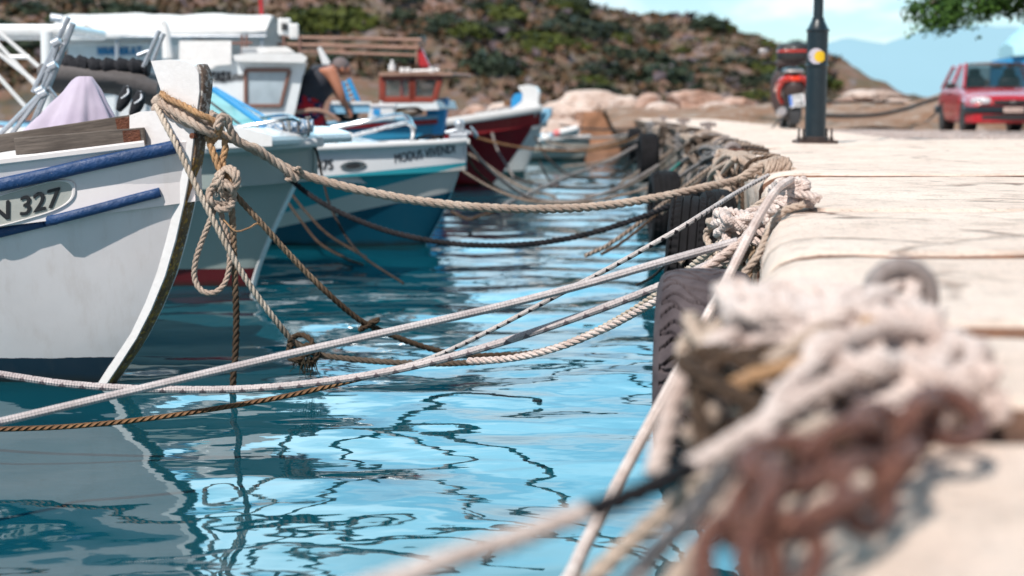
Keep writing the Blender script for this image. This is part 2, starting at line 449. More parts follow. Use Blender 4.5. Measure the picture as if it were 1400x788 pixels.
wt.links.new(sky.outputs[0], tint.inputs[6]); tint.inputs[7].default_value = (.86, 1.03, 1.12, 1)
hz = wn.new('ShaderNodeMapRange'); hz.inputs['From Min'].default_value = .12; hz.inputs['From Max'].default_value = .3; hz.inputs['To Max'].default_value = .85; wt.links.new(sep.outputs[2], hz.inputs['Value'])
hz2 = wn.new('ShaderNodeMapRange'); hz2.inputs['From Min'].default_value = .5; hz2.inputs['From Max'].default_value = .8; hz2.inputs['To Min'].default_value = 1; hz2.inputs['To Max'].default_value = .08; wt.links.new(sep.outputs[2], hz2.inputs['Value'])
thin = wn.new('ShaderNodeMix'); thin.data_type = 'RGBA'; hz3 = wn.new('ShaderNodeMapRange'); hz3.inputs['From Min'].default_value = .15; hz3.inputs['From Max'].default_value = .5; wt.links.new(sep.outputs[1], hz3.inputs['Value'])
wt.links.new(wmath('MULTIPLY', wmath('MULTIPLY', hz.outputs[0], hz2.outputs[0]), hz3.outputs[0]), thin.inputs[0]); hcol = wn.new('ShaderNodeMix'); hcol.data_type = 'RGBA'; wt.links.new(mr.outputs[0], hcol.inputs[0]); hcol.inputs[6].default_value = (7.0, 17, 22.5, 1); hcol.inputs[7].default_value = (16, 24, 28, 1); wt.links.new(hcol.outputs[2], thin.inputs[7])  # bright haze band added ahead, above the frame, for the water to reflect
cm = wn.new('ShaderNodeMix'); cm.data_type = 'RGBA'; wt.links.new(wmath('MULTIPLY', mr.outputs[0], .8), cm.inputs[0])
wt.links.new(tint.outputs[2], cm.inputs[6]); cm.inputs[7].default_value = (8.6, 8.8, 8.9, 1)
zd = wn.new('ShaderNodeMapRange'); zd.inputs['From Min'].default_value = .35; zd.inputs['From Max'].default_value = .8; zd.inputs['To Min'].default_value = 1; zd.inputs['To Max'].default_value = .55; wt.links.new(sep.outputs[2], zd.inputs['Value'])  # overhead sky dimmed to lower the fill light
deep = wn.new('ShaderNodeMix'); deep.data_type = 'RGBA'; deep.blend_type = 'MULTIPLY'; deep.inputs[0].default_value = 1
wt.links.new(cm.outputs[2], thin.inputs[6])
front = wn.new('ShaderNodeMapRange'); front.inputs['From Min'].default_value = -.4; front.inputs['From Max'].default_value = .8; front.inputs['To Min'].default_value = .58; front.inputs['To Max'].default_value = 1.08; wt.links.new(sep.outputs[1], front.inputs['Value'])  # sky behind the camera darkened to cut fill light and add contrast
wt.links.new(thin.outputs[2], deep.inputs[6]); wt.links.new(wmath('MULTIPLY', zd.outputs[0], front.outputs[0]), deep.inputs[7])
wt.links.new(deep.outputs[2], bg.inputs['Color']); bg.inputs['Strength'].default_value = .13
sl = bpy.data.lights.new('sun', 'SUN'); sl.energy = 5; sl.angle = math.radians(.53); sl.color = (1, .945, .885)
so = bpy.data.objects.new('sun', sl); col.objects.link(so); so.rotation_euler = SUN_DIR.to_track_quat('Z', 'Y').to_euler()
# ---------------------------------------------------------------- water
def fbm(x, y, z=0., o=3):
    s = 0; a = 1
    for i in range(o): s += a*noise.noise((x, y, z+i*7.3)); x *= 2.1; y *= 2.1; a *= .48
    return s
def build_water():
    t = NT('harbour_water')
    near = t.mix(t.ramp(t.noise(.35, 3), .35, .65), C(.002, .045, .065), C(.003, .075, .105))
    t.color(near)
    t.set(rough=.02, spec=.6); t.b.inputs['IOR'].default_value = 1.7; t.b.inputs['Specular Tint'].default_value = (.48, .88, .97, 1)
    t.bump(t.noise(9, 2, .5, stretch=(.6, 1, 1)), .06, .02)
    t.bump(t.noise(3.2, 2, .5, stretch=(.55, 1, 1)), .12, .04)
    xs = []; x = -4.2
    while x < 1.3: xs.append(x); x += .024
    g = .03
    while x < 900: xs.append(x); x += g; g *= 1.35
    x = -4.2-.03; g = .03; L = []
    while x > -1500: L.append(x); x -= g; g *= 1.13 if g < 1 else 1.4
    xs = sorted(L)+xs
    ys = []; y = 1.9
    while y < 45: ys.append(y); y += .0058*y+.004
    g = .4
    while y < 3500: ys.append(y); y += g; g *= 1.35
    y = 1.9; g = .1; B = []
    while y > -60: y -= g; g *= 1.4; B.append(y)
    ys = sorted(B)+ys
    rows = []
    for y in ys:
        amp = 1 if 0 < y < 26 else (max(0, 1-(y-26)/14) if y > 0 else 0)
        r = []
        for x in xs:
            a = amp*(1 if -7 < x < 4 else 0)
            z = 0
            if a:
                q = noise.noise((x*.5, y*.5, 3.1))*.35
                z = .024*noise.noise((x*1.15+q, y*1.9+q, 0))+.0055*noise.noise((x*2.7+q*2, y*3.9, 4))+.0011*noise.noise((x*8, y*9, 8))
            r.append((x, y, WL+z*a))
        rows.append(r)
    mb = MB(); mb.quadgrid(rows)
    o = mb.build('water', t.m, angle=180, origin=(0, 0, WL)); tag(o, kind='structure')
    # sea bed
    sb = MB(); sb.poly([(-1500, -60, WL-2.2), (6, -60, WL-2.2), (6, 3500, WL-2.2), (-1500, 3500, WL-2.2)])
    tag(sb.build('sea_bed', paint('sea_bed_sand', C(.1, .16, .14))), kind='structure')
build_water()
# ---------------------------------------------------------------- quay
EDGE = [(-6, -.75), (-1, -.05), (0, .06), (.5, .13), (.9, .19), (2, .35), (3, .52), (4.5, .8), (6.5, 1.13), (9.7, 1.5), (16, 2.05), (28, 2.7), (36, 3.05)]
def edge(y):
    for (a, xa), (b, xb) in zip(EDGE, EDGE[1:]):
        if y <= b: return xa+(xb-xa)*(y-a)/(b-a)
    return EDGE[-1][1]
def concrete(name, warm=0):
    t = NT(name)
    a, b = C(.9, .73, .62), C(.77, .6, .5)
    g = t.n.new('ShaderNodeNewGeometry'); s = t.n.new('ShaderNodeSeparateXYZ'); t.link(g.outputs['Position'], s.inputs[0])
    pos = g.outputs['Position']
    c = t.mix(t.ramp(t.noise(1.2, 5, vec=pos), .35, .68), a, b)
    c = t.mix(t.ramp(t.noise(7, 6, .65, vec=pos), .5, .72, 0, .55), c, C(.36, .27, .21))
    c = t.mix(t.ramp(t.noise(70, 3, vec=pos), .55, .72, 0, .5), c, C(.3, .23, .19))
    c = t.mix(t.ramp(t.noise(2.1, 6, .7, vec=pos), .63, .7, 0, .35), c, C(.48, .2, .09))
    c = t.mix(t.ramp(t.noise(40, 2, vec=pos), .68, .75, 0, .6), c, C(.75, .68, .62))
    vo = t.n.new('ShaderNodeTexVoronoi'); vo.feature = 'DISTANCE_TO_EDGE'; vo.inputs['Scale'].default_value = .75
    wob = t.n.new('ShaderNodeTexNoise'); wob.inputs['Scale'].default_value = 3; wob.inputs['Detail'].default_value = 6; t.link(pos, wob.inputs['Vector'])
    vm = t.n.new('ShaderNodeVectorMath'); vm.operation = 'MULTIPLY_ADD'; t.link(wob.outputs['Color'], vm.inputs[0]); vm.inputs[1].default_value = (.5, .5, .5); t.link(pos, vm.inputs[2]); t.link(vm.outputs[0], vo.inputs['Vector'])
    crack = t.math('MULTIPLY', t.ramp(vo.outputs['Distance'], .004, .022, 1, 0), t.ramp(t.noise(1.3, 3, vec=pos), .45, .6))
    c = t.mix(t.math('MULTIPLY', crack, .85), c, C(.13, .06, .035))
    c = t.mix(t.ramp(t.noise(4.5, 7, .75, vec=pos), .6, .66, 0, .3), c, C(.5, .33, .22))
    # wet, weedy foot of the wall
    w = t.ramp(t.math('ADD', s.outputs[2], t.math('MULTIPLY', t.noise(5, 5, vec=pos), .3)), -.62, -.38, 1, 0)
    c = t.mix(w, c, t.mix(t.ramp(t.noise(12, 4, vec=pos), .4, .6), C(.03, .035, .02), C(.09, .07, .04)))
    v = t.ramp(t.math('ADD', s.outputs[2], t.math('MULTIPLY', t.noise(3, 5, vec=pos), .3)), -.12, .12, .6, 0)
    c = t.mix(v, c, C(.22, .16, .11))
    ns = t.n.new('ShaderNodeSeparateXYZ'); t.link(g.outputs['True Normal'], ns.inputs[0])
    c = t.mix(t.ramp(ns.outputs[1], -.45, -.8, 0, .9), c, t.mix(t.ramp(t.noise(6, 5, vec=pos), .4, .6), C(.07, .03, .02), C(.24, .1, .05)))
    t.color(c); t.set(rough=.9, spec=.25)
    t.bump(t.math('SUBTRACT', t.noise(9, 8, .7, vec=pos), t.math('MULTIPLY', crack, .4)), .9, .035); t.bump(t.noise(90, 3, vec=pos), .5, .004)
    return t.m
M['conc'] = concrete('sunlit_concrete')
JOINTS = [-5, .7, 1.52, 2.06, 3.02, 4.3, 6.35, 7.9, 10.2, 13, 16, 19, 23, 28, 36]
def quay():
    mb = MB()
    prof = [(14, 0), (8, 0), (5, 0), (3.2, 0), (2.1, 0), (1.4, 0), (.9, 0), (.6, 0), (.42, 0), (.3, 0), (.2, 0), (.13, -.002), (.08, -.008), (.045, -.02), (.02, -.038), (.004, -.065), (0, -.1), (0, -.16), (.0, -.24), (0, -.36), (.0, -.5), (.0, -.7), (0, -.95), (0, -1.3), (0, -3.2)]
    for k, (a, b) in enumerate(zip(JOINTS, JOINTS[1:])):
        g = {1: .03, 2: .045, 3: .022, 4: .02, 5: .02}.get(k, .016)
        lift = {0: -.052, 1: -.052, 2: -.026, 3: -.017, 4: -.010, 5: -.010, 6: .003, 7: .003}.get(k, .006)
        n = max(6, min(46, int((b-a)/.05)))
        ys = [a+g+(b-a-2*g)*i/n for i in range(n+1)]
        rows = [[(None, ys[0], -.5)], [(None, ys[0], -.03)], [(None, ys[0]+.006, -.009)]]+[[(None, y, 0)] for y in [ys[0]+.03]+ys[1:-1]+[ys[-1]-.03]]+[[(None, ys[-1]-.006, -.009)], [(None, ys[-1], -.03)], [(None, ys[-1], -.5)]]
        R = []
        wide = a < 12.5
        for rr in rows:
            _, y, dz = rr[0]; row = []
            off = noise.noise((k*3.7, 1, 0))*.02
            for (u, z) in prof:
                if not wide: u = min(u, 1.7+u*.001)
                x = edge(y)+u+off
                zz = z+dz+lift if z > -.4 else z
                if dz < 0: y_ = y+noise.noise((x*5, k, 3))*.012+noise.noise((x*19, k, 3))*.006
                else: y_ = y
                if dz < -.2 and z < -.4: zz = z
                s = min(1, 3/(.5+u)) if u < 4 else 0
                nx = noise.noise((x*3, y*3, z*3+k))*.02+noise.noise((x*11, y*11, z*11))*.006
                if z <= -.03: x += nx*1.3
                zz += (noise.noise((x*2.2, y*2.2, k))*.008+noise.noise((x*9, y*9, 2))*.0025)*s
                row.append((x, y_, zz))
            R.append(row)
        mb.quadgrid(R, flip=True)
    o = mb.build('quay', M['conc'], angle=60, origin=(1, 0, 0)); tag(o, kind='structure')
    mb = MB()   # grout and dirt in the joints
    mb.quadgrid([[(edge(y)+.05, y, -.19), (edge(y)+(13.5 if y < 12.5 else 1.6), y, -.19)] for y in [-5+i*.5 for i in range(83)]], flip=True)
    mb.quadgrid([[(edge(y)+.05, y, -.19), (edge(y)+.05, y, -1.6)] for y in [-5+i*.5 for i in range(83)]])
    tag(mb.build('quay_joint_fill', paint('joint_dirt', C(.07, .03, .018), C(.03, .016, .011), .95, 9, .8, 1.)), kind='structure')
quay()
def gz(y):                      # ground falls slightly inland beyond the quay apron
    return -.02 if y < 13 else -.02-.011*(y-13)
def ground():
    t = NT('dusty_ground'); g = t.n.new('ShaderNodeNewGeometry'); pos = g.outputs['Position']
    c = t.mix(t.ramp(t.noise(.5, 6, .6, vec=pos), .4, .65), C(.5, .38, .33), C(.36, .25, .21))
    c = t.mix(t.ramp(t.noise(14, 5, .7, vec=pos), .45, .6, 0, .7), c, C(.6, .5, .46))
    c = t.mix(t.ramp(t.noise(30, 4, vec=pos), .55, .62, 0, .8), c, C(.22, .13, .1))
    t.color(c); t.set(rough=.95, spec=.2); t.bump(t.noise(25, 6, .7, vec=pos), .8, .03)
    mb = MB(); rows = []
    ys = [-8, 0, 4, 8, 10, 12.2, 12.9]+[13.02+i*.5 for i in range(78)]
    for y in ys:
        r = []
        for i in range(90):
            x0 = edge(min(y, 36))+.35 if y > 13 else edge(y)+13.0
            x = x0+(60-x0)*(i/89)**1.6
            z = gz(y)+.004 if y > 13 else -.012
            if y > 13.2: z += noise.noise((x*.9, y*.9, 0))*.03*min(1, (x-x0)/2)
            r.append((x, y, z))
        rows.append(r)
    mb.quadgrid(rows, flip=True)
    tag(mb.build('ground', t.m, angle=180, origin=(10, 20, 0)), kind='structure')
    # loose stones of the ground surface
    mb = MB(); r = random.Random(5)
    for _ in range(900):
        y = r.uniform(13.4, 30); x = r.uniform(edge(y)+.8, edge(y)+12); s = r.uniform(.008, .03)
        k = len(mb.v); z = gz(y)+.01
        for a in range(5): mb.v.append(Vector((x+s*math.cos(a*1.257)*r.uniform(.7, 1.2), y+s*math.sin(a*1.257), z-.01)))
        mb.v.append(Vector((x, y, z+s*.7)))
        for a in range(5): mb.face([k+a, k+(a+1) % 5, k+5])
    tag(mb.build('gravel', paint('pale_gravel', C(.55, .46, .42), C(.3, .22, .19), .9, 3, .8, .3), smooth=False), 'pale loose gravel scattered over the dusty ground', 'gravel', kind='stuff')
ground()
# ---------------------------------------------------------------- hill, mountains, bank
def rockmat(name, a, b, c3, haze=0, sc=.3):
    t = NT(name); g = t.n.new('ShaderNodeNewGeometry'); pos = g.outputs['Position']
    c = t.mix(t.ramp(t.noise(sc, 6, .65, vec=pos), .42, .58), a, b)
    c = t.mix(t.ramp(t.noise(sc*3.2, 6, .7, vec=pos), .52, .62), c, c3)
    c = t.mix(t.ramp(t.noise(sc*.8, 4, .6, vec=pos), .56, .66, 0, .75), c, C(.05, .055, .03))
    t.color(c); t.set(rough=.95, spec=.1); t.bump(t.noise(sc*5, 6, .7, vec=pos), .8, .6)
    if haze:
        t.b.inputs['Emission Color'].default_value = (.2, .35, .5, 1); t.b.inputs['Emission Strength'].default_value = haze  # faint blue emission put into the material as distance haze
    return t.m
CREST = [(-700, -150), (0, -110), (300, -95), (500, -70), (650, -38), (770, 4), (850, 22), (905, 29), (960, 40), (1010, 56), (1045, 72), (1062, 88), (1090, 110), (1120, 123), (1150, 132), (1180, 150), (1400, 175)]
def lerp_tab(tab, x):
    if x <= tab[0][0]: return tab[0][1]
    for (a, ya), (b, yb) in zip(tab, tab[1:]):
        if x <= b: return ya+(yb-ya)*(x-a)/(b-a)
    return tab[-1][1]
YC = 170.
def crest_z(X): return EYE.z+(HOR-lerp_tab(CREST, CX+F*X/YC))*YC/F
def hill_h(X, Y):
    cz = crest_z(X); y0 = 96+8*noise.noise((X*.03, 5, 0))
    t = (Y-y0)/(YC-y0)
    if t < 0: return WL-.6
    t = min(1, t) if Y <= YC else max(0, 1-(Y-YC)/60)
    s = t**.75
    z = WL-.3+(cz-WL+.3)*s
    rough = noise.noise((X*.12, Y*.12, 1))*1.5+noise.noise((X*.4, Y*.4, 2))*.8+abs(noise.noise((X*.9, Y*.9, 5)))*.6
    fade = min(1, (1-abs(2*t-1))*3+.1) if Y <= YC else .3
    return z+rough*fade*min(1, max(.2, (cz+1)/8))
def hill():
    mb = MB(); rows = []
    xs = [-110+i*.85 for i in range(200)]; ys = [92+i*1.1 for i in range(72)]+[172+i*8 for i in range(8)]
    for y in ys: rows.append([(x, y, hill_h(x, y)) for x in xs])
    mb.quadgrid(rows)
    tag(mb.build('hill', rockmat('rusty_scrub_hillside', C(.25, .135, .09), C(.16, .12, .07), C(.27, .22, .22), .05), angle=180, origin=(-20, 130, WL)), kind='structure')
hill()
def mountains():
    mb = MB()
    for Y, tab in ((2600, [(600, 120), (900, 125), (1100, 62), (1160, 52), (1210, 60), (1260, 42), (1330, 34), (1400, 38), (1500, 30), (1650, 60), (1900, 70), (2300, 100)]),):
        top = []; mid = []; bot = []
        for i in range(170):
            px = 600+i*10; py = lerp_tab(tab, px)+noise.noise((px*.02, 3, 0))*4+noise.noise((px*.07, 3, 0))*1.5
            top.append(P(px, py, Y)); m_ = P(px+4*noise.noise((px*.05, 9, 0)), (py+HOR)/2, Y-250); mid.append(m_); bot.append(P(px, HOR+1, Y-600))
        mb.quadgrid([bot, mid, top])
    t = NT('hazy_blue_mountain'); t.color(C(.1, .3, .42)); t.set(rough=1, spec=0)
    t.b.inputs['Emission Color'].default_value = (.44, .73, .87, 1); t.b.inputs['Emission Strength'].default_value = .97  # emission stands in for aerial haze; the mountains do not glow
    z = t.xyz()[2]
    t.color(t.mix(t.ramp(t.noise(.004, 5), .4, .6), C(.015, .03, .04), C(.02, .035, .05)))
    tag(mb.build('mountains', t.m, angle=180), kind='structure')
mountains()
def boulder(c, size, seed, mat, label, group=None, name='boulder'):
    bm = bmesh.new(); bmesh.ops.create_icosphere(bm, subdivisions=4, radius=1)
    r = random.Random(seed); planes = [(Vector((r.gauss(0, 1), r.gauss(0, 1), r.gauss(0, .8))).normalized(), r.uniform(.55, .92)) for _ in range(13)]
    for v in bm.verts:
        d = v.co.normalized(); k = 1
        for n_, o in planes:
            q = d.dot(n_)
            if q > 0.01: k = min(k, o/q)
        k += .12*noise.noise(d*2.2+Vector((seed, 0, 0)))+.07*noise.noise(d*6)+.03*noise.noise(d*15)
        v.co = Vector((d.x*k*size[0], d.y*k*size[1], d.z*k*size[2]))
    me = bpy.data.meshes.new(name); bm.to_mesh(me); bm.free(); me.materials.append(mat)
    me.polygons.foreach_set('use_smooth', [True]*len(me.polygons))
    me.set_sharp_from_angle(angle=math.radians(14))
    o = bpy.data.objects.new(name, me); col.objects.link(o); o.location = c; o.rotation_euler = (0, 0, 0)
    return tag(o, label, 'boulder', group)
M['rockpale'] = rockmat('pale_limestone', C(.62, .5, .44), C(.5, .36, .3), C(.36, .22, .16), 0, 1.2)
for n_ in M['rockpale'].node_tree.nodes:
    pass
def pale(name, a, b, c):
    t = NT(name); c_ = t.mix(t.ramp(t.noise(1.2, 6, .65), .42, .6), a, b); c_ = t.mix(t.ramp(t.noise(3.5, 6, .7), .55, .68, 0, .7), c_, c)
    t.color(c_); t.set(rough=.92, spec=.2); t.bump(t.noise(5, 8, .7), .9, .08); return t.m
M['rockpale'] = pale('pale_limestone', C(.66, .55, .49), C(.52, .4, .34), C(.34, .2, .14))
M['rockpink'] = pale('pinkish_limestone', C(.55, .4, .34), C(.4, .25, .19), C(.27, .14, .09))
R_ = 'rock armour boulders of the breakwater'
BL = [ # px, py(centre), Y, half sizes (px), material, label
 (800, 148, 44, (62, 22), 'rockpale', 'broad pale flat-topped boulder, largest of the breakwater, right of the white stem head'),
 (752, 163, 42, (34, 16), 'rockpale', 'low pale boulder at the left end of the breakwater beside the white boat stem'),
 (690, 160, 47, (40, 18), 'rockpale', 'pale boulder seen between the blue boat and the red boat'),
 (655, 158, 46, (26, 14), 'rockpink', 'pinkish boulder just right of the blue boat stem'),
 (862, 150, 42, (30, 17), 'rockpale', 'pale boulder where the quay meets the breakwater'),
 (888, 143, 41, (17, 15), 'rockpink', 'small upright pinkish rock between the long pale boulder and the angular boulder'),
 (905, 152, 39, (26, 11), 'rockpale', 'low pale rock lying at the foot of the tall pink boulder'),
 (948, 140, 40, (38, 17), 'rockpink', 'tall angular pink boulder left of the scooter'),
 (980, 149, 39, (22, 9), 'rockpale', 'small pale stone between the two pink boulders'),
 (1012, 143, 40, (27, 12), 'rockpink', 'low wedge-shaped pink boulder nearest the scooter'),
 (1150, 142, 40, (20, 9), 'rockpink', 'pink stone just right of the lamp post'),
 (1192, 132, 42, (36, 12), 'rockpale', 'pale boulder on the bank between the lamp post and the car'),
 (1225, 143, 40, (26, 8), 'rockpale', 'flat pale rock on the bank, nearest the red car'),
 (1075, 146, 41, (26, 10), 'rockpink', 'pink boulder half hidden behind the scooter'),
]
for i, (px, py, Y, (hx, hy), mt, lb) in enumerate(BL):
    c = P(px, py, Y); s = Y/F
    boulder(c, (hx*s*1.08, hx*s*.8, hy*s*1.1), 11+i, M[mt], lb, R_)
def bank():
    mb = MB(); rows = []
    for j in range(26):
        y = 33+j*.8; r = []
        for i in range(150):
            x = 2.4+i*.25; px = CX+F*x/y
            hgt = lerp_tab([(700, .15), (880, .22), (1050, .3), (1140, .35), (1230, .3), (1275, .55), (1310, .9), (1500, 1.0)], px)
            t = min(1, j/5); u = max(0, (j-14)/11)
            z = gz(33)-.01+(hgt+.25)*t-u*2.2+noise.noise((x*.8, y*.8, 0))*.16+noise.noise((x*3, y*3, 0))*.05
            r.append((x, y, z))
        rows.append(r)
    mb.quadgrid(rows, flip=True)
    tag(mb.build('earth_bank', rockmat('rusty_earth_bank', C(.5, .33, .24), C(.42, .23, .14), C(.62, .5, .42), 0, .8), angle=180), kind='structure')
bank()
def breakwater():
    mb = MB(); r = random.Random(3); rows = []
    for i in range(60):
        x = -4+i*.16; row = []
        for j in range(30):
            y = 37+j*.4; t = min(1, max(0, (y-37.5-.5*noise.noise((x*.4, 2, 1)))/1.8)); tt = max(0, (y-45)/3)
            z = WL-.4+t*1.15-tt+noise.noise((x*1.1, y*1.1, 4))*.25+noise.noise((x*3, y*3, 4))*.1
            row.append((x, y, z))
        rows.append(row)
    mb.quadgrid(rows)
    tag(mb.build('breakwater', M['rockpale'], angle=180, origin=(1, 40, WL)), kind='structure')
    # old brown concrete pier end
    mb = MB(); a = P(796, 150, 38); b = P(842, 188, 38)
    rows = []
    for i in range(14):
        z = WL-.3+(a.z-.05-WL+.3)*i/13
        rows.append([(x+noise.noise((x*4, 0, z*4))*.05, 38+noise.noise((x*3, z*3, 1))*.08, z) for x in [a.x+(3.4-a.x)*k/20 for k in range(21)]])
    rows.append([(a.x+(3.4-a.x)*k/20, 41.5, a.z-.05) for k in range(21)])
    mb.quadgrid(rows)
    mb.quadgrid([[(a.x+noise.noise((0, y, z*4))*.05, y, z) for z in [WL-.3+(a.z-.05-WL+.3)*i/9 for i in range(10)]] for y in [41.5, 40.5, 39.5, 38.6, 38.05]], flip=True)
    tag(mb.build('concrete_pier', paint('brown_stained_concrete', C(.42, .2, .11), C(.16, .08, .05), .9, 1.5, .8, 1.), angle=60), 'short brown stained concrete pier end below the pale boulders', 'pier')
breakwater()
# ---------------------------------------------------------------- scrub
def leafmat(name, a, b, tr=.0):
    t = NT(name); g = t.n.new('ShaderNodeNewGeometry'); c = t.mix(g.outputs['Random Per Island'], a, b); t.color(c); t.set(rough=.7, spec=.2); return t.m
M['scrub'] = [leafmat('dark_scrub_leaves', C(.022, .036, .024), C(.04, .056, .03)), leafmat('olive_scrub_leaves', C(.035, .05, .012), C(.085, .1, .018)), leafmat('grey_green_scrub_leaves', C(.02, .03, .02), C(.04, .052, .03))]
def bush_mesh(seed, mat):
    r = random.Random(seed); mb = MB()
    for _ in range(330):
        u = Vector((r.gauss(0, 1), r.gauss(0, 1), abs(r.gauss(0, 1)))).normalized()*(.62+.38*r.random()**.5)
        u *= 1+.3*noise.noise(u*2.3+Vector((seed, 0, 0)))
        p = Vector((u.x, u.y, u.z*.75)); n_ = (u+Vector((r.gauss(0, .6), r.gauss(0, .6), r.gauss(0, .6)))).normalized(); a = n_.orthogonal().normalized()*.16*r.uniform(.5, 1.2); b = n_.cross(a)*.7
        k = len(mb.v); mb.v += [p-a, p+b, p+a, p-b]; mb.face([k, k+1, k+2, k+3])
    me_o = mb.build('shrub', mat, angle=180, origin=(0, 0, 0)); return me_o
protos = []
for i in range(6):
    protos.append(bush_mesh(i, M['scrub'][i % 3]))
def hill_scrub():
    r = random.Random(21); first = set()
    kinds = ['dark green shrub growing on the rusty hillside behind the boats', 'yellow-olive shrub growing on the rusty hillside behind the boats', 'grey-green shrub growing on the rusty hillside behind the boats']
    n = 0
    while n < 290:
        px = r.uniform(-30, 1130); Y = r.uniform(104, 168)
        if r.random() > .8: px = r.uniform(-30, 700)
        X = (px-CX)/F*Y
        if X > 45 or crest_z(X) < 1.2: continue
        z = hill_h(X, Y)
        if noise.noise((X*.07, Y*.07, 9)) < -.12 and r.random() < .7: continue
        i = r.randrange(6)
        o = protos[i] if i not in first else protos[i].copy()
        if i in first: col.objects.link(o)
        first.add(i)
        s = r.uniform(.7, 2.2)*(.5 if Y > 156 else 1)*(1.0 if r.random() < .85 else 1.5)
        o.location = (X, Y, z-.15*s); o.scale = (s*r.uniform(.9, 1.5), s, s*r.uniform(.6, 1)); o.rotation_euler = (0, 0, r.uniform(0, 6.28))
        tag(o, kinds[i % 3], 'shrub', ['dark green hillside shrubs', 'yellow-olive hillside shrubs', 'grey-green hillside shrubs'][i % 3]); n += 1
    # low tufts nobody could count
    mb = MB()
    for _ in range(8000):
        px = r.uniform(-40, 1140); Y = r.uniform(100, 169); X = (px-CX)/F*Y
        if X > 45: continue
        z = hill_h(X, Y); s = r.uniform(.25, .8)
        for _k in range(4):
            p = Vector((X+r.gauss(0, s*.4), Y+r.gauss(0, s*.4), z+abs(r.gauss(0, s*.3)))); a = Vector((r.gauss(0, 1), r.gauss(0, 1), r.gauss(0, 1))).normalized()*s*.45; b = a.orthogonal().normalized()*s*.35
            k = len(mb.v); mb.v += [p-a, p+b, p+a, p-b]; mb.face([k, k+1, k+2, k+3])
    tag(mb.build('low_scrub', leafmat('dry_tuft_leaves', C(.02, .03, .014), C(.12, .06, .03)), angle=180), 'low dry tufts covering the whole hillside', 'scrub', kind='stuff')
    # pale rocks of the slope
    mb = MB()
    for _ in range(380):
        px = r.uniform(-40, 1150); Y = r.uniform(98, 165); X = (px-CX)/F*Y
        if noise.noise((X*.06, Y*.06, 19)) < -.05+(.15 if px < 500 else -.15) and r.random() < .85: continue
        if X > 45: continue
        z = hill_h(X, Y); s = r.uniform(.3, 1.3)
        c0 = Vector((X, Y, z)); pts = [c0+Vector((r.uniform(-1, 1), r.uniform(-1, 1), r.uniform(-.4, .9)))*s for _k in range(6)]
        k = len(mb.v); mb.v += pts
        for f in ((0, 1, 2), (0, 2, 3), (0, 3, 4), (1, 2, 5), (2, 3, 5), (3, 4, 5), (0, 1, 4), (1, 4, 5)): mb.face([k+q for q in f])
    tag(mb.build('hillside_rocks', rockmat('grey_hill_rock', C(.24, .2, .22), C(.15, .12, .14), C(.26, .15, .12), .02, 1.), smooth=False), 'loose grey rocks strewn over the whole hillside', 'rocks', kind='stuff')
hill_scrub()
# ---------------------------------------------------------------- boats
def lpt(root, px, py, y=0.):
    """photo pixel -> local point on the boat's own fore-and-aft plane at local y"""
    inv = wm(root).inverted(); o = inv @ EYE; d = (inv.to_3x3() @ ray(px, py)); k = (y-o.y)/d.y
    return o+d*k
def W_(root, p): return wm(root) @ Vector(p)
def hull_mat(name, bands, stains=.3, base_noise=2., chips=None, chip=0., coat=.0, rough=.4, rust=True):
    """bands: list of (a, b, colour) from the top down; colour applies below z = a + b*x (local)"""
    t = NT(name); x, y, z = t.xyz()
    c = bands[0][2]
    n1 = t.noise(9, 5, .7)
    c = t.mix(t.ramp(t.noise(base_noise, 6, .65, stretch=(1, 1, .5)), .42, .78, 0, stains), c, C(.45, .32, .26))
    c = t.mix(t.ramp(t.noise(3, 5, .65, stretch=(5, 5, .45)), .52, .8, 0, stains*.9), c, C(.4, .26, .17))
    seam = t.math('FRACT', t.math('MULTIPLY', t.math('ADD', z, t.math('MULTIPLY', x, -.07)), 7.5))
    for a, b, cc, *rest in bands[1:]:
        q = rest[0] if rest else 0.
        lim = t.math('ADD', t.math('ADD', t.math('MULTIPLY', x, b), a), t.math('MULTIPLY', t.math('MULTIPLY', x, x), q))
        wob = t.math('MULTIPLY', t.math('SUBTRACT', n1, .5), .02 if not coat else .004)
        f = t.math('LESS_THAN', t.math('ADD', z, wob), lim)
        c = t.mix(f, c, cc)
    c = t.mix(t.ramp(t.noise(base_noise, 6, .65, stretch=(1, 1, .5)), .42, .78, 0, stains*.25), c, C(.42, .3, .24))
    c = t.mix(t.ramp(t.noise(3, 5, .65, stretch=(5, 5, .45)), .52, .8, 0, stains*.25), c, C(.38, .25, .16))
    if chips: c = t.mix(t.ramp(t.noise(11, 9, .72), .74-chip, .755-chip), c, chips)
    w = t.ramp(t.math('ADD', z, t.math('MULTIPLY', t.math('SUBTRACT', t.noise(6, 4), .5), .06)), .0, .05, .8, 0)
    c = t.mix(w, c, C(.025, .022, .014))
    t.color(c); t.set(rough=rough, spec=.3)
    if not coat: t.bump(t.math('LESS_THAN', seam, .03), .12, -.003)
    t.bump(t.noise(2.5, 3, .5), .15, .02); t.bump(t.noise(60, 4), .12, .003)
    if coat: t.b.inputs['Coat Weight'].default_value = coat; t.b.inputs['Coat Roughness'].default_value = .1
    return t.m
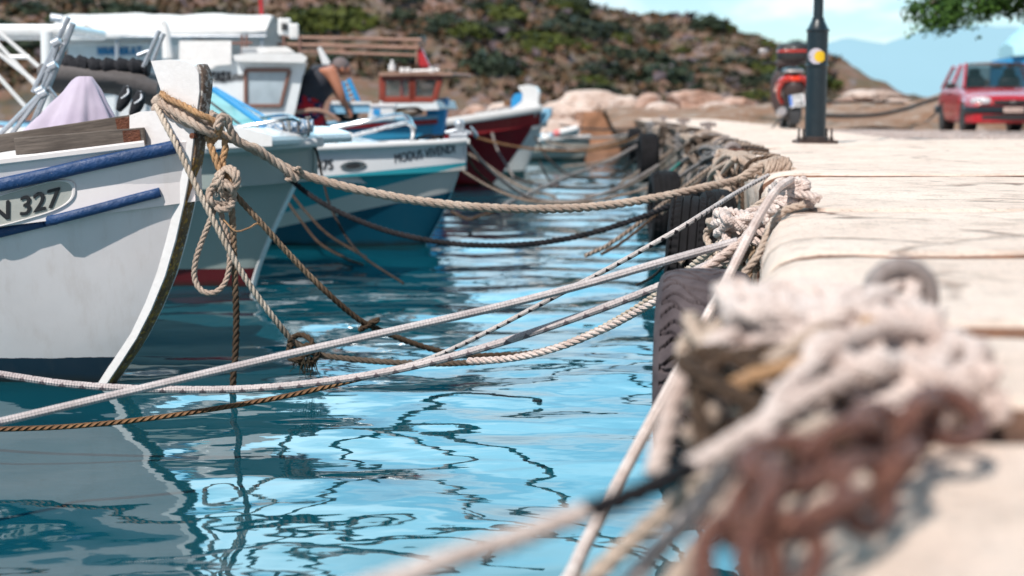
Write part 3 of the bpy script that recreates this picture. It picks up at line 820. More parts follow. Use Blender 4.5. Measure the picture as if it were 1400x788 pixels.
class Boat:
    def __init__(s, name, foot, rz, label, cat='boat', Y=None, L=6., B=2., stem=(), sheer=(1., .6), entry=.5, fat=.55, p=.8, group=None, tw=.03):
        f = onz(foot[0], foot[1], WL) if Y is None else Vector((P(foot[0], HOR, Y).x, Y, WL))
        s.root = empty(name, (f.x, f.y, WL), math.radians(rz), label, cat, group)
        s.L, s.B, s.entry, s.fat, s.p, s.tw = L, B, entry, fat, p, tw
        s.stem = sorted([(q.z, q.x) for q in [lpt(s.root, a, b) for a, b in stem]])
        if s.stem[0][0] > -.3:
            z0, x0 = s.stem[0]; s.stem = [(-.5, x0-.55), (-.25, x0-.22)]+s.stem
        s.sh = sheer
    def sx(s, z): return lerp_tab(s.stem, z)
    def sheer(s, u):                      # u = 0 bow .. 1 stern
        z0, z1 = s.sh[0], s.sh[1]; k = min(1, u/.65)
        zz = z1+(z0-z1)*(1-k)**1.7
        return zz+(max(0, u-.65)*.35)
    def pt(s, u, z, side=-1, out=0.):
        zs = s.sheer(u); v = max(0, min(1.2, (z+.45)/(zs+.45)))
        e = s.entry*(1.25-.35*v)
        g = math.sin(min(u/e, 1)*pi/2)**s.p
        if u > .6: g *= 1-.28*((u-.6)/.4)**2
        wv = (s.fat+(1-s.fat)*v**1.1)*min(1, (v*3)**.6)
        hb = s.B/2*g*wv+s.tw*.5
        return Vector((s.sx(z)-u*s.L*(1-.03*u), side*(hb+out), z))
    def hull(s, mat, name='hull', N=46, Mv=22):
        mb = MB()
        for side in (-1, 1):
            rows = []
            for i in range(N+1):
                u = (i/N)**1.7; zs = s.sheer(u); rows.append([s.pt(u, -.45+(zs+.45)*j/Mv, side) for j in range(Mv+1)])
            mb.quadgrid(rows, flip=(side < 0))
            top = [[p_[-1] for p_ in rows], [Vector((p_[-1].x-.0, p_[-1].y-side*.035, p_[-1].z)) for p_ in rows], [Vector((p_[-1].x, p_[-1].y-side*.04, p_[-1].z-.25)) for p_ in rows]]
            mb.quadgrid(top, flip=(side > 0))
        a = [s.pt(1, -.45+(s.sheer(1)+.45)*j/Mv, -1) for j in range(Mv+1)]; b = [s.pt(1, -.45+(s.sheer(1)+.45)*j/Mv, 1) for j in range(Mv+1)]
        mb.quadgrid([a, b]); 
        f0 = [s.pt(0, -.45+(s.sheer(0)+.45)*j/Mv, -1) for j in range(Mv+1)]; f1 = [s.pt(0, -.45+(s.sheer(0)+.45)*j/Mv, 1) for j in range(Mv+1)]
        mb.quadgrid([f0, f1], flip=True)
        s.h = mb.build(name, mat, s.root, world=False, angle=50); s.bvh = bvh_of([s.h]); return s.h
    def deck(s, mat, drop=.09, name='deck', u0=.0, u1=1.):
        mb = MB(); rows = []
        for i in range(30):
            u = u0+(u1-u0)*i/29; z = s.sheer(u)-drop; a = s.pt(u, z, -1); hb = max(.001, abs(a.y)-.03)
            rows.append([(a.x-.02, -hb+2*hb*j/6, z+.03*math.sin(pi*j/6)) for j in range(7)])
        mb.quadgrid(rows, flip=False); return mb.build(name, mat, s.root, world=False, angle=180)
    def rail(s, mat, w=.05, h=.05, dz=0., u0=0., u1=1., out=0., name='gunwale_rail', sides=(-1, 1), v=None, mode='box'):
        obs = []
        for side in sides:
            pts = []
            for i in range(60):
                u = u0+(u1-u0)*(i/59)**1.3; z = (s.sheer(u) if v is None else v(u))+dz
                pts.append(s.pt(u, min(z, s.sheer(u)), side, out)+Vector((0, 0, max(0, z-s.sheer(u)))))
            mb = MB(); mb.sweepbox(pts, w, h); obs.append(mb.build(name, mat, s.root, world=False, angle=50))
        return obs
    def plate(s, pxs, thick, mat, name, y=0., bevel=.012, m=None):
        pts = [lpt(s.root, a, b, y) for a, b in pxs]; mb = MB(); mb.prism(pts, (0, thick, 0)); return mb.build(name, mat, s.root, world=False, smooth=False, bevel=bevel)
    def on(s, px, py, off=.004): return hit(s.bvh, px, py, off)
    def band(s, p1, p2):
        inv = wm(s.root).inverted(); a = inv @ s.on(*p1); b = inv @ s.on(*p2); k = (b.z-a.z)/(b.x-a.x); return a.z-k*a.x, k
def dens(pxs, n=6, closed=True):
    """smooth a pixel outline"""
    c = cr([Vector((a, b, 0)) for a, b in pxs], 4, closed); return [(p.x, p.y) for p in c]

# ---- 1. near white boat -------------------------------------------------------------
b1 = Boat('fishing_boat', (150, 523), -24, 'white wooden fishing boat with blue gunwale and registration 327, nearest boat at left', L=5.2, B=2.0, entry=.5, p=.85,
          stem=[(150, 523), (172, 492), (196, 455), (216, 412), (232, 368), (246, 315), (256, 270), (264, 235), (268, 212), (270, 190)], sheer=(1.06, .74), fat=.7)
m1 = hull_mat('white_weathered_hull', [(0, 0, C(.85, .79, .79)), (.125, .0, C(.008, .03, .055))], .18, 1.6, C(.1, .06, .05), .025, rough=.5)
b1.hull(m1)
b1.deck(M['white'], .13)
def b1_details():
    r = b1.root
    # sheer rail: worn blue with a white top cap, ends rounded short of the stem
    def rail_px(pts, w, h, mat, name, off=.0):
        q = []
        for a, b in cr([Vector((x, y, 0)) for x, y in pts], 6) and [(p.x, p.y) for p in cr([Vector((x, y, 0)) for x, y in pts], 6)]:
            hh = b1.on(a, b, 0)
            if hh is not None: q.append(hh)
        # continue aft along the hull beyond the frame
        mb = MB(); d = (q[0]-q[min(6, len(q)-1)]).normalized()
        inv = wm(r).inverted(); l0 = inv @ q[0]
        ext = []
        u0 = next(u/400 for u in range(400) if b1.pt(u/400, l0.z).x <= l0.x)
        for k in range(24, 0, -1):
            u = u0+(1-u0)*k/24*.97; p = b1.pt(u, max(.3, l0.z+(b1.sheer(u)-b1.sheer(u0))), -1, 0); ext.append(W_(r, p))
        n = len(q)+len(ext)
        mb.sweepbox(ext+q, lambda t: w*(1 if t < .985 else .6), h); return mb.build(name, mat, r, angle=50)
    rail_px([(0, 253), (60, 240), (120, 226), (180, 213), (225, 204), (246, 199)], .055, .055, M['blue'], 'gunwale_rail')
    rail_px([(2, 318), (60, 304), (120, 289), (180, 273), (219, 263)], .05, .04, M['blue'], 'rubbing_strake')
    # pale cap above the blue rail
    pts = []
    for i in range(50):
        u = .03+.94*i/49; pts.append(b1.pt(u, b1.sheer(u), -1, -.02)+Vector((0, 0, .012)))
    mb = MB(); mb.sweepbox(pts, .06, .03); mb.build('gunwale_cap', M['white'], r, world=False)
    # stem head: flared white board
    head = [(215, 84), (240, 82), (262, 84), (274, 90), (280, 100), (281, 125), (276, 165), (271, 205), (268, 232), (259, 280), (248, 328), (234, 376), (215, 422), (195, 461), (173, 495), (152, 526), (140, 526), (160, 495), (182, 458), (203, 416), (221, 368), (236, 318), (242, 270), (236, 250), (222, 245), (206, 205), (186, 205), (186, 158), (200, 153), (226, 151), (231, 140), (228, 122), (222, 104)]
    b1.plate(head, .085, M['stemwhite'], 'stem_head', bevel=.014)
    # weathered timber strip down the leading edge
    edge_ = [(277, 89), (282, 98), (284, 110), (283, 128), (280, 150), (276, 185), (272, 215), (266, 245), (258, 285), (247, 330), (233, 378), (214, 424), (194, 463), (172, 497), (152, 524), (140, 540)]
    pts = [lpt(r, a-1, b) for a, b in [(p.x, p.y) for p in cr([Vector((x, y, 0)) for x, y in edge_], 5)]]
    mb = MB(); mb.sweepbox(pts, .066, .013, side=Vector((0, 1, 0))); mb.build('stem_band', M['stem'], r, world=False, angle=60)
    # iron pin through the stem
    mb = MB(); c = lpt(r, 266, 186, -.045); mb.tube([c, c+Vector((0, -.02, 0))], .012, 12); mb.build('bolt', M['rust'], r, world=False)
    # recessed oval registration panel
    out = []
    for k in range(48):
        a = 2*pi*k/48; cx = 34+64*max(-1, min(1, math.cos(a)*1.15)); cy = 27*math.sin(a)*.95
        x = 34+66*(abs(math.cos(a))**.6)*(1 if math.cos(a) > 0 else -1); out.append((x, 21*(abs(math.sin(a))**.75)*(1 if math.sin(a) > 0 else -1)))
    def ring(scale, off): return [b1.on(34+(x-34)*scale, 279-(x-34)*scale*.28+y*scale, off) for x, y in out]
    rr = [ring(1.07, .001), ring(1.04, .008), ring(1.0, .008), ring(.97, .0015)]
    if all(p is not None for q in rr for p in q):
        mb = MB(); mb.quadgrid(rr, closed_u=True, flip=True); mb.build('panel_rim', M['white'], r)
        mb = MB(); rows = [ring(k, .002) for k in (.97, .7, .4, .1)]; mb.quadgrid(rows, closed_u=True, flip=True); mb.poly(rows[-1]); mb.build('registration_panel', paint('grey_green_panel', C(.42, .43, .4), C(.3, .3, .27), .5, 6, .5), r)
    decal_text('ΛN 327', (-39, 313), (82, 282), (-39, 286), b1.bvh, M['text'], r, 'registration_lettering', .006, bold=.0028)
M['stemwhite'] = paint('chipped_white_stem_paint', C(.78, .76, .76), C(.6, .54, .5), .4, 5, .25, .2, chips=C(.1, .07, .06), chip_amt=.03)
b1_details()
def plank(name, a, b, th, wd, mat, label, cat='plank', group=None):
    """board from world a to b, width wd going away from the camera"""
    a, b = Vector(a), Vector(b); t = (b-a).normalized(); sd = Vector((0, 0, 1)).cross(t).normalized(); up = t.cross(sd)
    rot = Matrix((t, sd, up)).transposed(); mb = MB(); n = 14; rows = []
    mb.box((0, 0, 0), ((b-a).length, wd, th))
    o = mb.build(name, mat, smooth=False, origin=(0, 0, 0), bevel=.004)
    o.matrix_basis = Matrix.Translation((a+b)/2+sd*wd/2) @ rot.to_4x4(); return tag(o, label, cat, group)
plank('plank', P(-70, 207, 5.98), P(187, 168, 6.08), .075, .16, M['greywood'], 'thick weathered grey plank, upper one of the boards lying on the white bow')
plank('plank', P(20, 201, 5.88), P(197, 186, 5.94), .07, .2, M['greywood'], 'short grey plank with nailed end, middle board of the pile on the white bow')
plank('plank', P(55, 221, 5.93), P(165, 207, 5.96), .04, .2, M['brownwood'], 'dark brown timber offcut, lowest in the pile of boards on the white bow')
plank('plank', P(-60, 232, 6.1), P(75, 224, 6.15), .03, .3, M['brownwood'], 'flat brown board lying inside the white boat behind the grey planks')
def nails():
    o = [x for x in bpy.data.objects if x.name.startswith('plank')]
    for ob, sx in ((o[0], 1), (o[1], 1)):
        L = ob.data.vertices; mx = max(v.co.x for v in L); mz = max(v.co.z for v in L); my = min(v.co.y for v in L)
        mb = MB(); mb.box((mx-.05, my-.0015, 0), (.07, .003, mz*1.6)); mb.build('rusty_plate', M['rust'], ob, world=False, smooth=False)
nails()
def cloth_heap():
    base = P(108, 172, 6.75); mb = MB(); rows = []; H = .27
    for i in range(26):
        t = i/25; row = []
        for k in range(72):
            a = 2*pi*k/72
            rad = (.025+.16*(t**.85))*(1+.35*max(0, -math.cos(a))*t)
            fold = 1+.16*t*math.sin(a*7+math.sin(a*2)*1.5)+.05*t*math.sin(a*15+2)
            x = math.cos(a)*rad*fold+.035*(1-t); y = math.sin(a)*rad*fold*.8
            z = H*(1-t**1.15)+.012*noise.noise((a*2, t*4, 0))
            if i == 0: z = H
            row.append(base+Vector((x, y, z-.04)))
        rows.append(row)
    mb.quadgrid(rows, closed_u=True); mb.poly(rows[0])
    tag(mb.build('draped_cloth', M['lilac'], angle=180), 'lilac cloth draped into a peak over gear on the white boat', 'cloth')
cloth_heap()

# ---- 2. grey-green boat with blue windscreen -----------------------------------------
b2 = Boat('motor_boat', (348, 392), -20, 'pale grey-green motor boat with dark red bottom, blue framed windscreen and folded canopy', L=5.4, B=2.0, entry=.42, p=.75,
          stem=[(346, 396), (352, 372), (368, 330), (386, 290), (404, 252), (420, 222), (430, 200), (433, 188)], sheer=(.97, .8), fat=.42)
b2.hull(hull_mat('grey_green_hull', [(0, 0, C(.36, .42, .40)), (.13, 0, C(.12, .012, .016))], .12, 1.5, coat=.3))
b2.deck(M['gel'], .03)
b2.rail(M['gel'], .09, .06, .0, 0, 1, .01)
def b2_details():
    r = b2.root
    # white spray wedge of the bow: painted strip beside the stem
    pts = [lpt(r, a-2, b) for a, b in [(433, 190), (420, 222), (404, 252), (386, 290), (368, 330), (353, 370), (346, 398)]]
    mb = MB(); mb.sweepbox(cr(pts, .03), .06, .025, side=Vector((0, 1, 0))); mb.build('stem_band', M['gel'], r, world=False)
    # raked windscreen: a big pane in a blue frame
    def pane(q, Y, nm, frame=.02):
        pts = [P(a, b, y) for (a, b, y) in q]
        f = MB()
        for i in range(4): f.sweepbox([pts[i], pts[(i+1) % 4]], frame*1.6, frame)
        fo = f.build('windscreen_frame', M['cyanblue'], r)
        g = MB(); g.poly(pts); g.build('pane', M['tealglass'], fo, smooth=False)
    pane([(180, 172, 9.3), (292, 122, 9.6), (362, 172, 9.35), (300, 205, 9.0)], 9.3, 'a', .03)
    pane([(292, 122, 9.6), (294, 121, 10.3), (372, 166, 10.1), (362, 172, 9.4)], 9.6, 'b', .02)
    # dark wiper bar
    mb = MB(); mb.tube([P(288, 140, 9.35), P(338, 178, 9.2)], .008); mb.build('screen_bar', M['black'], r)
    # cabin coaming under the screen
    mb = MB(); a = [lpt(r, x, y, -.55) for x, y in [(-200, 178), (190, 172), (340, 176), (372, 186), (372, 200), (-200, 225)]]
    mb.prism(a, (0, 1.1*-1, 0)) if False else mb.prism([p+Vector((0, .55, 0)) for p in a], (0, 1.1, 0)); mb.build('coaming', M['gel'], r, world=False, smooth=False, bevel=.03)
    # bow rail
    for k, (pp, rad) in enumerate([([(262, 182, 9.2), (300, 176, 9.15), (352, 170, 9.1), (400, 163, 9.15), (424, 178, 9.35)], .012), ([(262, 172, 9.9), (320, 168, 9.85), (390, 158, 9.7), (424, 178, 9.4)], .012), ([(270, 192, 9.0), (330, 186, 9.0), (420, 182, 9.2)], .01)]):
        mb = MB(); mb.tube(cr([P(*q) for q in pp], .03), rad); mb.build('bow_rail', M['steel'], r)
    mb = MB()
    for a, b, y in [(300, 176, 9.15), (352, 170, 9.1), (395, 163, 9.15)]:
        p = P(a, b, y); mb.tube([p, p-Vector((0, 0, .14))], .01)
    mb.build('rail_stanchions', M['steel'], r)
    # folded canopy: taupe cloth with a black roll on top and galvanised bows
    pts = cr([P(66, 100, 8.9), P(110, 100, 8.9), P(150, 106, 8.9), P(190, 112, 8.95), P(226, 124, 9.0)], .03); rows = []
    for i, p in enumerate(pts):
        t = i/(len(pts)-1); h = .11*(1-.35*abs(t-.45))+.02*math.sin(t*9)
        rows.append([p+Vector((0, .22*math.cos(a), h*math.sin(a)*(1.15 if math.sin(a) < 0 else .7)+.012*noise.noise((t*7, a*2, 0)))) for a in [2*pi*k/18 for k in range(18)]])
    mb = MB(); mb.quadgrid(rows, closed_u=True); mb.poly(rows[0], flip=True); mb.poly(rows[-1]); mb.build('canopy_cloth', M['greycloth'], r, angle=180)
    q = cr([P(72, 84, 8.75), P(100, 87, 8.75), P(130, 90, 8.75), P(165, 91, 8.8), P(204, 91, 8.85)], .012)
    rows = []
    for i, p in enumerate(q):
        t = i/(len(q)-1); rr = .047*(1+.18*math.sin(t*46)+.1*math.sin(t*91+1))
        rows.append([p+Vector((0, math.cos(a)*rr, math.sin(a)*rr+.012*noise.noise((t*12, 3, 0)))) for a in [2*pi*k/12 for k in range(12)]])
    mb = MB(); mb.quadgrid(rows, closed_u=True); mb.poly(rows[0], flip=True); mb.poly(rows[-1])
    k = [P(96, 84, 8.73), P(120, 84, 8.73), P(118, 100, 8.73), P(114, 112, 8.73), P(98, 114, 8.73), P(92, 98, 8.73)]; mb.prism(k, (0, .06, 0))
    mb.build('canopy_roll', M['blackcloth'], r, angle=180)
    bows = [((196, 92, 8.8), (218, 42, 8.8)), ((206, 92, 8.9), (224, 46, 8.9)), ((188, 76, 8.8), (204, 70, 8.8))]
    for a, b in bows:
        mb = MB(); mb.tube([P(*a), P(*b)], .014); mb.build('canopy_bow', M['galv'], r)
    # lashed blue and white bundle on the fore deck
tag(b2.root, None)
b2_details()
def bundle():
    a, b = P(366, 181, 9.2), P(428, 172, 9.25); rt = empty('cover_bundle', (a.x, a.y, a.z-.07), 0, 'rolled blue and white cover lashed with cord on the grey-green bow', 'rolled cover')
    mb = MB(); rows = []
    for i in range(30):
        t = i/29; p = a.lerp(b, t); rr = .055*(1-.25*t)*(1+.12*math.sin(t*19))
        rows.append([p+Vector((0, math.cos(q), math.sin(q)))*rr*(1+.1*math.sin(3*q+t*5)) for q in [2*pi*k/14 for k in range(14)]])
    mb.quadgrid(rows, closed_u=True); mb.poly(rows[0], flip=True); mb.poly(rows[-1])
    mb.build('roll', paint('blue_white_cover', C(.05, .2, .38), C(.75, .75, .75), .7, 7, .0, .4, chips=C(.7, .7, .7), chip_amt=.22), rt, angle=180)
    mb = MB()
    for t in (.3, .4, .62, .85):
        p = a.lerp(b, t); mb.tube(wind(p, (1, .3, 0), .062, .062, 1.2, .02), .006, 6)
    mb.build('lashing', M['r_fargrey'], rt)
bundle()

# ---- 3. teal striped boat ------------------------------------------------------------
b3 = Boat('motor_boat', (590, 335), -18, 'white, teal and navy striped motor boat named MODUS VIVENDI with steel bow rail', L=6.6, B=2.3, entry=.45, p=.75,
          stem=[(582, 335), (590, 322), (604, 296), (616, 268), (626, 240), (633, 212), (637, 192)], sheer=(.905, .78), fat=.45)
b3.hull(M['gel'])
def band_refit():
    A = b3.band((425, 243), (600, 226)); Bd = b3.band((415, 284), (600, 235)); Cc = b3.band((430, 301), (610, 264))
    m = hull_mat('striped_hull', [(0, 0, C(.72, .73, .75)), (A[0], A[1], C(.025, .3, .37)), (Bd[0], Bd[1], C(.56, .54, .52)), (Cc[0], Cc[1], C(.005, .07, .12))], .08, 1.5, coat=.4, rough=.25)
    b3.h.data.materials[0] = m
band_refit()
b3.deck(M['gel'], .03)
b3.rail(M['gel'], .06, .05, -.0, 0, 1, .0)
def b3_details():
    r = b3.root
    decal_text('MODUS VIVENDI', (540, 223), (622, 209), (539.5, 211), b3.bvh, M['greytext'], r, 'name_lettering', .006, bold=.0018)
    decal_text('ΝΛ 475', (408, 236), (455, 232), (408, 222), b3.bvh, M['text'], r, 'registration_lettering', .006, bold=.004)
    for nm, k, mt, off in (('light_rim', 1., M['steel'], .008), ('light_lens', .6, M['black'], .014)):
        pts = [b3.on(483+18*k*math.cos(a), 227+6.5*k*math.sin(a)-math.cos(a)*k*1.2, off) for a in [2*pi*i/24 for i in range(24)]]
        mb = MB(); mb.prism(pts, (0, .006, 0)); mb.build(nm, mt, r, smooth=False)
    # bow rail
    a = [(405, 222, 12.4), (440, 200, 12.3), (470, 189, 12.2), (520, 176, 12.2), (545, 170, 12.2), (556, 168, 12.2), (565, 178, 12.3), (559, 208, 12.4)]
    mb = MB(); mb.tube(cr([P(*q) for q in a], .03), .02); mb.build('bow_rail', M['steel'], r)
    a = [(380, 190, 12.9), (440, 178, 12.8), (500, 166, 12.8), (540, 158, 12.7), (556, 160, 12.6), (566, 176, 12.5)]
    mb = MB(); mb.tube(cr([P(*q) for q in a], .03), .02); mb.build('bow_rail', M['steel'], r)
    mb = MB(); mb.tube([P(452, 196, 12.3), P(438, 218, 12.4)], .018); mb.build('rail_stanchion', M['steel'], r)
    # raised fore cabin
    rows = []
    for px, top, w_ in [(330, 178, .95), (400, 186, .9), (455, 190, .8), (510, 198, .6), (548, 204, .3)]:
        c = lpt(r, px, top); rows.append([(c.x, -w_, c.z-.3), (c.x, -w_*.95, c.z-.06), (c.x, -w_*.7, c.z), (c.x, w_*.7, c.z), (c.x, w_*.95, c.z-.06), (c.x, w_, c.z-.3)])
    mb = MB(); mb.quadgrid(rows); mb.poly(rows[-1]); mb.build('fore_cabin', M['gel'], r, world=False)
    # bow roller and cleat
    mb = MB(); c = P(627, 186, 12.4); mb.box(c, (.16, .1, .05)); mb.box(c+Vector((.02, 0, .06)), (.06, .06, .1)); mb.build('bow_roller', M['galv'], r, smooth=False, bevel=.01)
b3_details()
def heap(name, c, rx, ry, rz, n, seed, R, mat, label, cat='rope', m=1, group=None):
    mb = MB()
    for k in range(m): rope_mb(mb, tangle(c, rx, ry, rz, n, seed+k*17), R, per=6, sides=5)
    return tag(mb.build(name, mat, angle=180), label, cat, group)
heap('rope_heap', P(587, 194, 12.35), .13, .1, .06, 26, 4, .014, M['r_black'], 'black rope heaped on the bow of the teal striped boat')
heap('rope_heap', P(536, 200, 12.4), .12, .1, .035, 18, 9, .013, M['r_black'], 'low black rope pile behind the rail of the teal striped boat')
heap('rope_heap', P(566, 200, 12.3), .08, .08, .03, 14, 19, .011, M['r_far'], 'small tan rope pile between two black ones on the teal striped boat')
def anchor():
    c = P(628, 178, 12.4); rt = empty('anchor', c-Vector((0, 0, .05)), 0, 'small galvanised anchor with round ball head on the bow roller', 'anchor')
    mb = MB(); mb.tube(cr([c+Vector((-.12, 0, -.02)), c, c+Vector((.1, 0, -.03))], .01), .016); mb.build('shank', M['galv'], rt)
    mb = MB(); mb.tube(cr([c+Vector((.1, -.08, .03)), c+Vector((.14, -.03, -.04)), c+Vector((.14, .03, -.04)), c+Vector((.1, .08, .03))], .01), .014, rfun=lambda t: .5+math.sin(pi*t)); mb.build('flukes', M['galv'], rt)
    mb = MB(); bm_r = [[c+Vector((0, 0, .05))+Vector((math.sin(a)*math.cos(b), math.sin(a)*math.sin(b), math.cos(a)))*.045 for b in [2*pi*k/12 for k in range(12)]] for a in [pi*i/8 for i in range(9)]]
    mb.quadgrid(bm_r, closed_u=True, flip=True); mb.build('ball', M['galv'], rt)
anchor()

# ---- 4. white cabin boat (ΤΑΣΑ) and the man's deck -----------------------------------
b4 = Boat('fishing_boat', (560, 290), 8, 'white cabin boat lettered ΤΑΣΑ with a brown framed window, behind the striped boat', Y=15.8, L=7.5, B=2.6, entry=.4,
          stem=[(555, 284), (568, 230), (580, 190), (584, 176)], sheer=(.72, .62), fat=.5)
b4.hull(hull_mat('white_far_hull', [(0, 0, C(.74, .75, .76)), (.1, 0, C(.02, .1, .25))], .15, 1.5))
b4.deck(M['bluedeck'], .12)
b4.rail(M['cyanblue'], .07, .06)
def cabin(root, y0, y1, front, mat, name='cabin'):
    """prism through the boat from local y0 to y1 with the traced side outline"""
    ym = min(y0, y1, key=abs) if False else y0
    pts = [lpt(root, a, b, y0) for a, b in front]; mb = MB(); mb.prism([p+Vector((0, (y1-y0)/2, 0)) for p in pts], (0, y1-y0, 0)); return mb.build(name, mat, root, world=False, smooth=False, bevel=.02)
def window(root, y, q, frame_mat, glass_mat, fw=.045, name='window', depth=.05):
    pts = [lpt(root, a, b, y-.012) for a, b in q]; mb = MB()
    for i in range(len(pts)): mb.sweepbox([pts[i], pts[(i+1) % len(pts)]], depth, fw, side=Vector((0, 1, 0)))
    f = mb.build(name, frame_mat, root, world=False, smooth=False)
    g = MB(); g.poly([p+Vector((0, .0, 0)) for p in pts]); g.build('pane', glass_mat, f, world=False, smooth=False); return f
M['brownframe'] = paint('brown_window_frame', C(.2, .1, .075), C(.1, .05, .04), .5, 8, .4)
M['reflglass'] = glass('bright_reflecting_glass', C(.35, .42, .47), .9, .08)
def b4_details():
    r = b4.root; y = -.85
    wall = cabin(r, y, .85, [(230, 82), (418, 82), (404, 150), (396, 178), (230, 178)], M['white2'])
    window(r, y, [(336, 96), (396, 96), (384, 145), (336, 145)], M['brownframe'], M['reflglass'], .04)
    # roof with rounded lip
    cabin(r, y-.14, .99, [(318, 76), (340, 73), (412, 73), (420, 79), (416, 86), (322, 84)], M['gel'], 'roof')
    cabin(r, y+.3, .5, [(330, 65), (392, 64), (404, 72), (330, 73)], M['gel'], 'roof_hatch')
    p = [lpt(r, a, b, y-.012) for a, b in [(289, 112), (316, 111), (289, 100)]]
    flat_text('ΤΑΣΑ', p[0], p[1]-p[0], p[2]-p[0], M['text'], r, 'name_lettering', world=False, bold=.012)
    p = [lpt(r, a, b, y-.012) for a, b in [(318, 110), (334, 109), (318, 103)]]
    flat_text('ΛΠ1010', p[0], p[1]-p[0], p[2]-p[0], M['text'], r, 'registration_lettering', world=False, bold=.006)
    # hung canvas side panel and brackets
    for q in ([(245, 56), (316, 56), (316, 88), (296, 90), (290, 94), (245, 92)],):
        cabin(r, y-.07, y-.03, q, M['canvas'], 'canvas_panel')
    cabin(r, y+.1, .6, [(230, 66), (250, 60), (262, 72), (258, 84), (230, 84)], M['gel'], 'searchlight_base')
    window(r, y+.09, [(224, 67), (231, 67), (231, 76), (224, 76)], M['black'], M['black'], .03, 'vent')
    mb = MB(); mb.tube(cr([lpt(r, a, b, y) for a, b in [(222, 30), (226, 36), (228, 60), (230, 80)]], .03), .05, rfun=lambda t: .6+.6*t); mb.build('exhaust_pipe', M['gel'], r, world=False)
    # cabin-top gear
    for q_, z_ in ((lpt(r, 389, 37, -.1), (.14, .14, .18)), (lpt(r, 402, 43, -.3), (.1, .1, .16))):
        mb = MB(); mb.box(q_, z_); mb.build('deck_light', M['gel'], r, world=False, smooth=False, bevel=.02)
    mb = MB(); mb.box(lpt(r, 389, 37, -.18), (.06, .03, .07)); mb.build('lamp_lens', M['black'], r, world=False, smooth=False)
    for a_, b_, rr_ in [(lpt(r, px, 48, -.5), lpt(r, px, 82, -.5), .014) for px in (331, 337, 388, 410)]+[(lpt(r, 245, 61, -.6), lpt(r, 345, 59, -.6), .014), (lpt(r, 315, 61, -.6), lpt(r, 316, 150, -.9), .01)]:
        mb = MB(); mb.tube([a_, b_], rr_, 6); mb.build('roof_rail', M['brownframe'], r, world=False)
    # curved wooden grab rail ahead of the cabin
    mb = MB(); mb.tube(cr([P(352, 160, 14.9), P(400, 154, 14.9), P(432, 151, 14.9), P(450, 156, 14.9), P(464, 166, 14.9)], .03), .022); mb.build('hand_rail', M['polewood'], r)
    # hatch lid standing open and white box
    cabin(r, -.3, .3, [(452, 142), (505, 142), (506, 154), (450, 156)], M['bluedeck'], 'deck_box')
    cabin(r, -.32, .34, [(455, 138), (508, 139), (508, 143), (452, 143)], M['gel'], 'deck_box_lid')
b4_details()
def blue_gear():
    rt = empty('folded_ladder', P(480, 150, 16.0), 0, 'bright blue slanting boarding ladder leaning behind the bending man', 'ladder')
    a, b, c, d = P(468, 112, 16.2), P(474, 108, 16.2), P(492, 143, 16.2), P(478, 146, 16.2)
    for s0, s1 in ((a, d), (b+Vector((.02, 0, .0)), c)):
        mb = MB(); mb.sweepbox([s0, s1], .05, .05); mb.build('side_rail', M['cyanblue'], rt)
    for t in (.1, .3, .5, .7, .9):
        mb = MB(); mb.sweepbox([a.lerp(d, t), b.lerp(c, t)], .04, .02); mb.build('rung', M['bluedeck'], rt)
    mb = MB(); mb.prism([P(434, 66, 16.4), P(438, 64, 16.4), P(452, 86, 16.4), P(447, 90, 16.4), P(441, 88, 16.4)], (0, .04, 0)); tag(mb.build('oar_blade', M['gel'], smooth=False, bevel=.01), 'white oar blade standing behind the bending man', 'oar')
    rt = empty('cool_box', P(525, 168, 16.6), 0, 'white cool box with a blue square beside the blue boat', 'cool box')
    mb = MB(); p0 = P(503, 145, 16.6); p1 = P(539, 165, 16.6); mb.box((p0+p1)/2+Vector((0, .12, 0)), (p1.x-p0.x, .22, p0.z-p1.z)); mb.build('box_body', M['gel'], rt, smooth=False, bevel=.02)
    p0 = P(510, 149, 16.56); p1 = P(520, 158, 16.56); mb = MB(); mb.box((p0+p1)/2, (p1.x-p0.x, .012, p0.z-p1.z)); mb.build('blue_patch', M['cyanblue'], rt, smooth=False)
blue_gear()
def side_stuff():
    """lid of the cool box is a small detail of its own"""
    rt = [o for o in bpy.data.objects if o.name == 'cool_box'][0]
    p0 = P(502, 143, 16.6); p1 = P(540, 146, 16.6); mb = MB(); mb.box((p0+p1)/2+Vector((0, .12, .0)), (p1.x-p0.x+.02, .25, .035)); mb.build('lid', M['white'], rt, smooth=False, bevel=.008)
side_stuff()

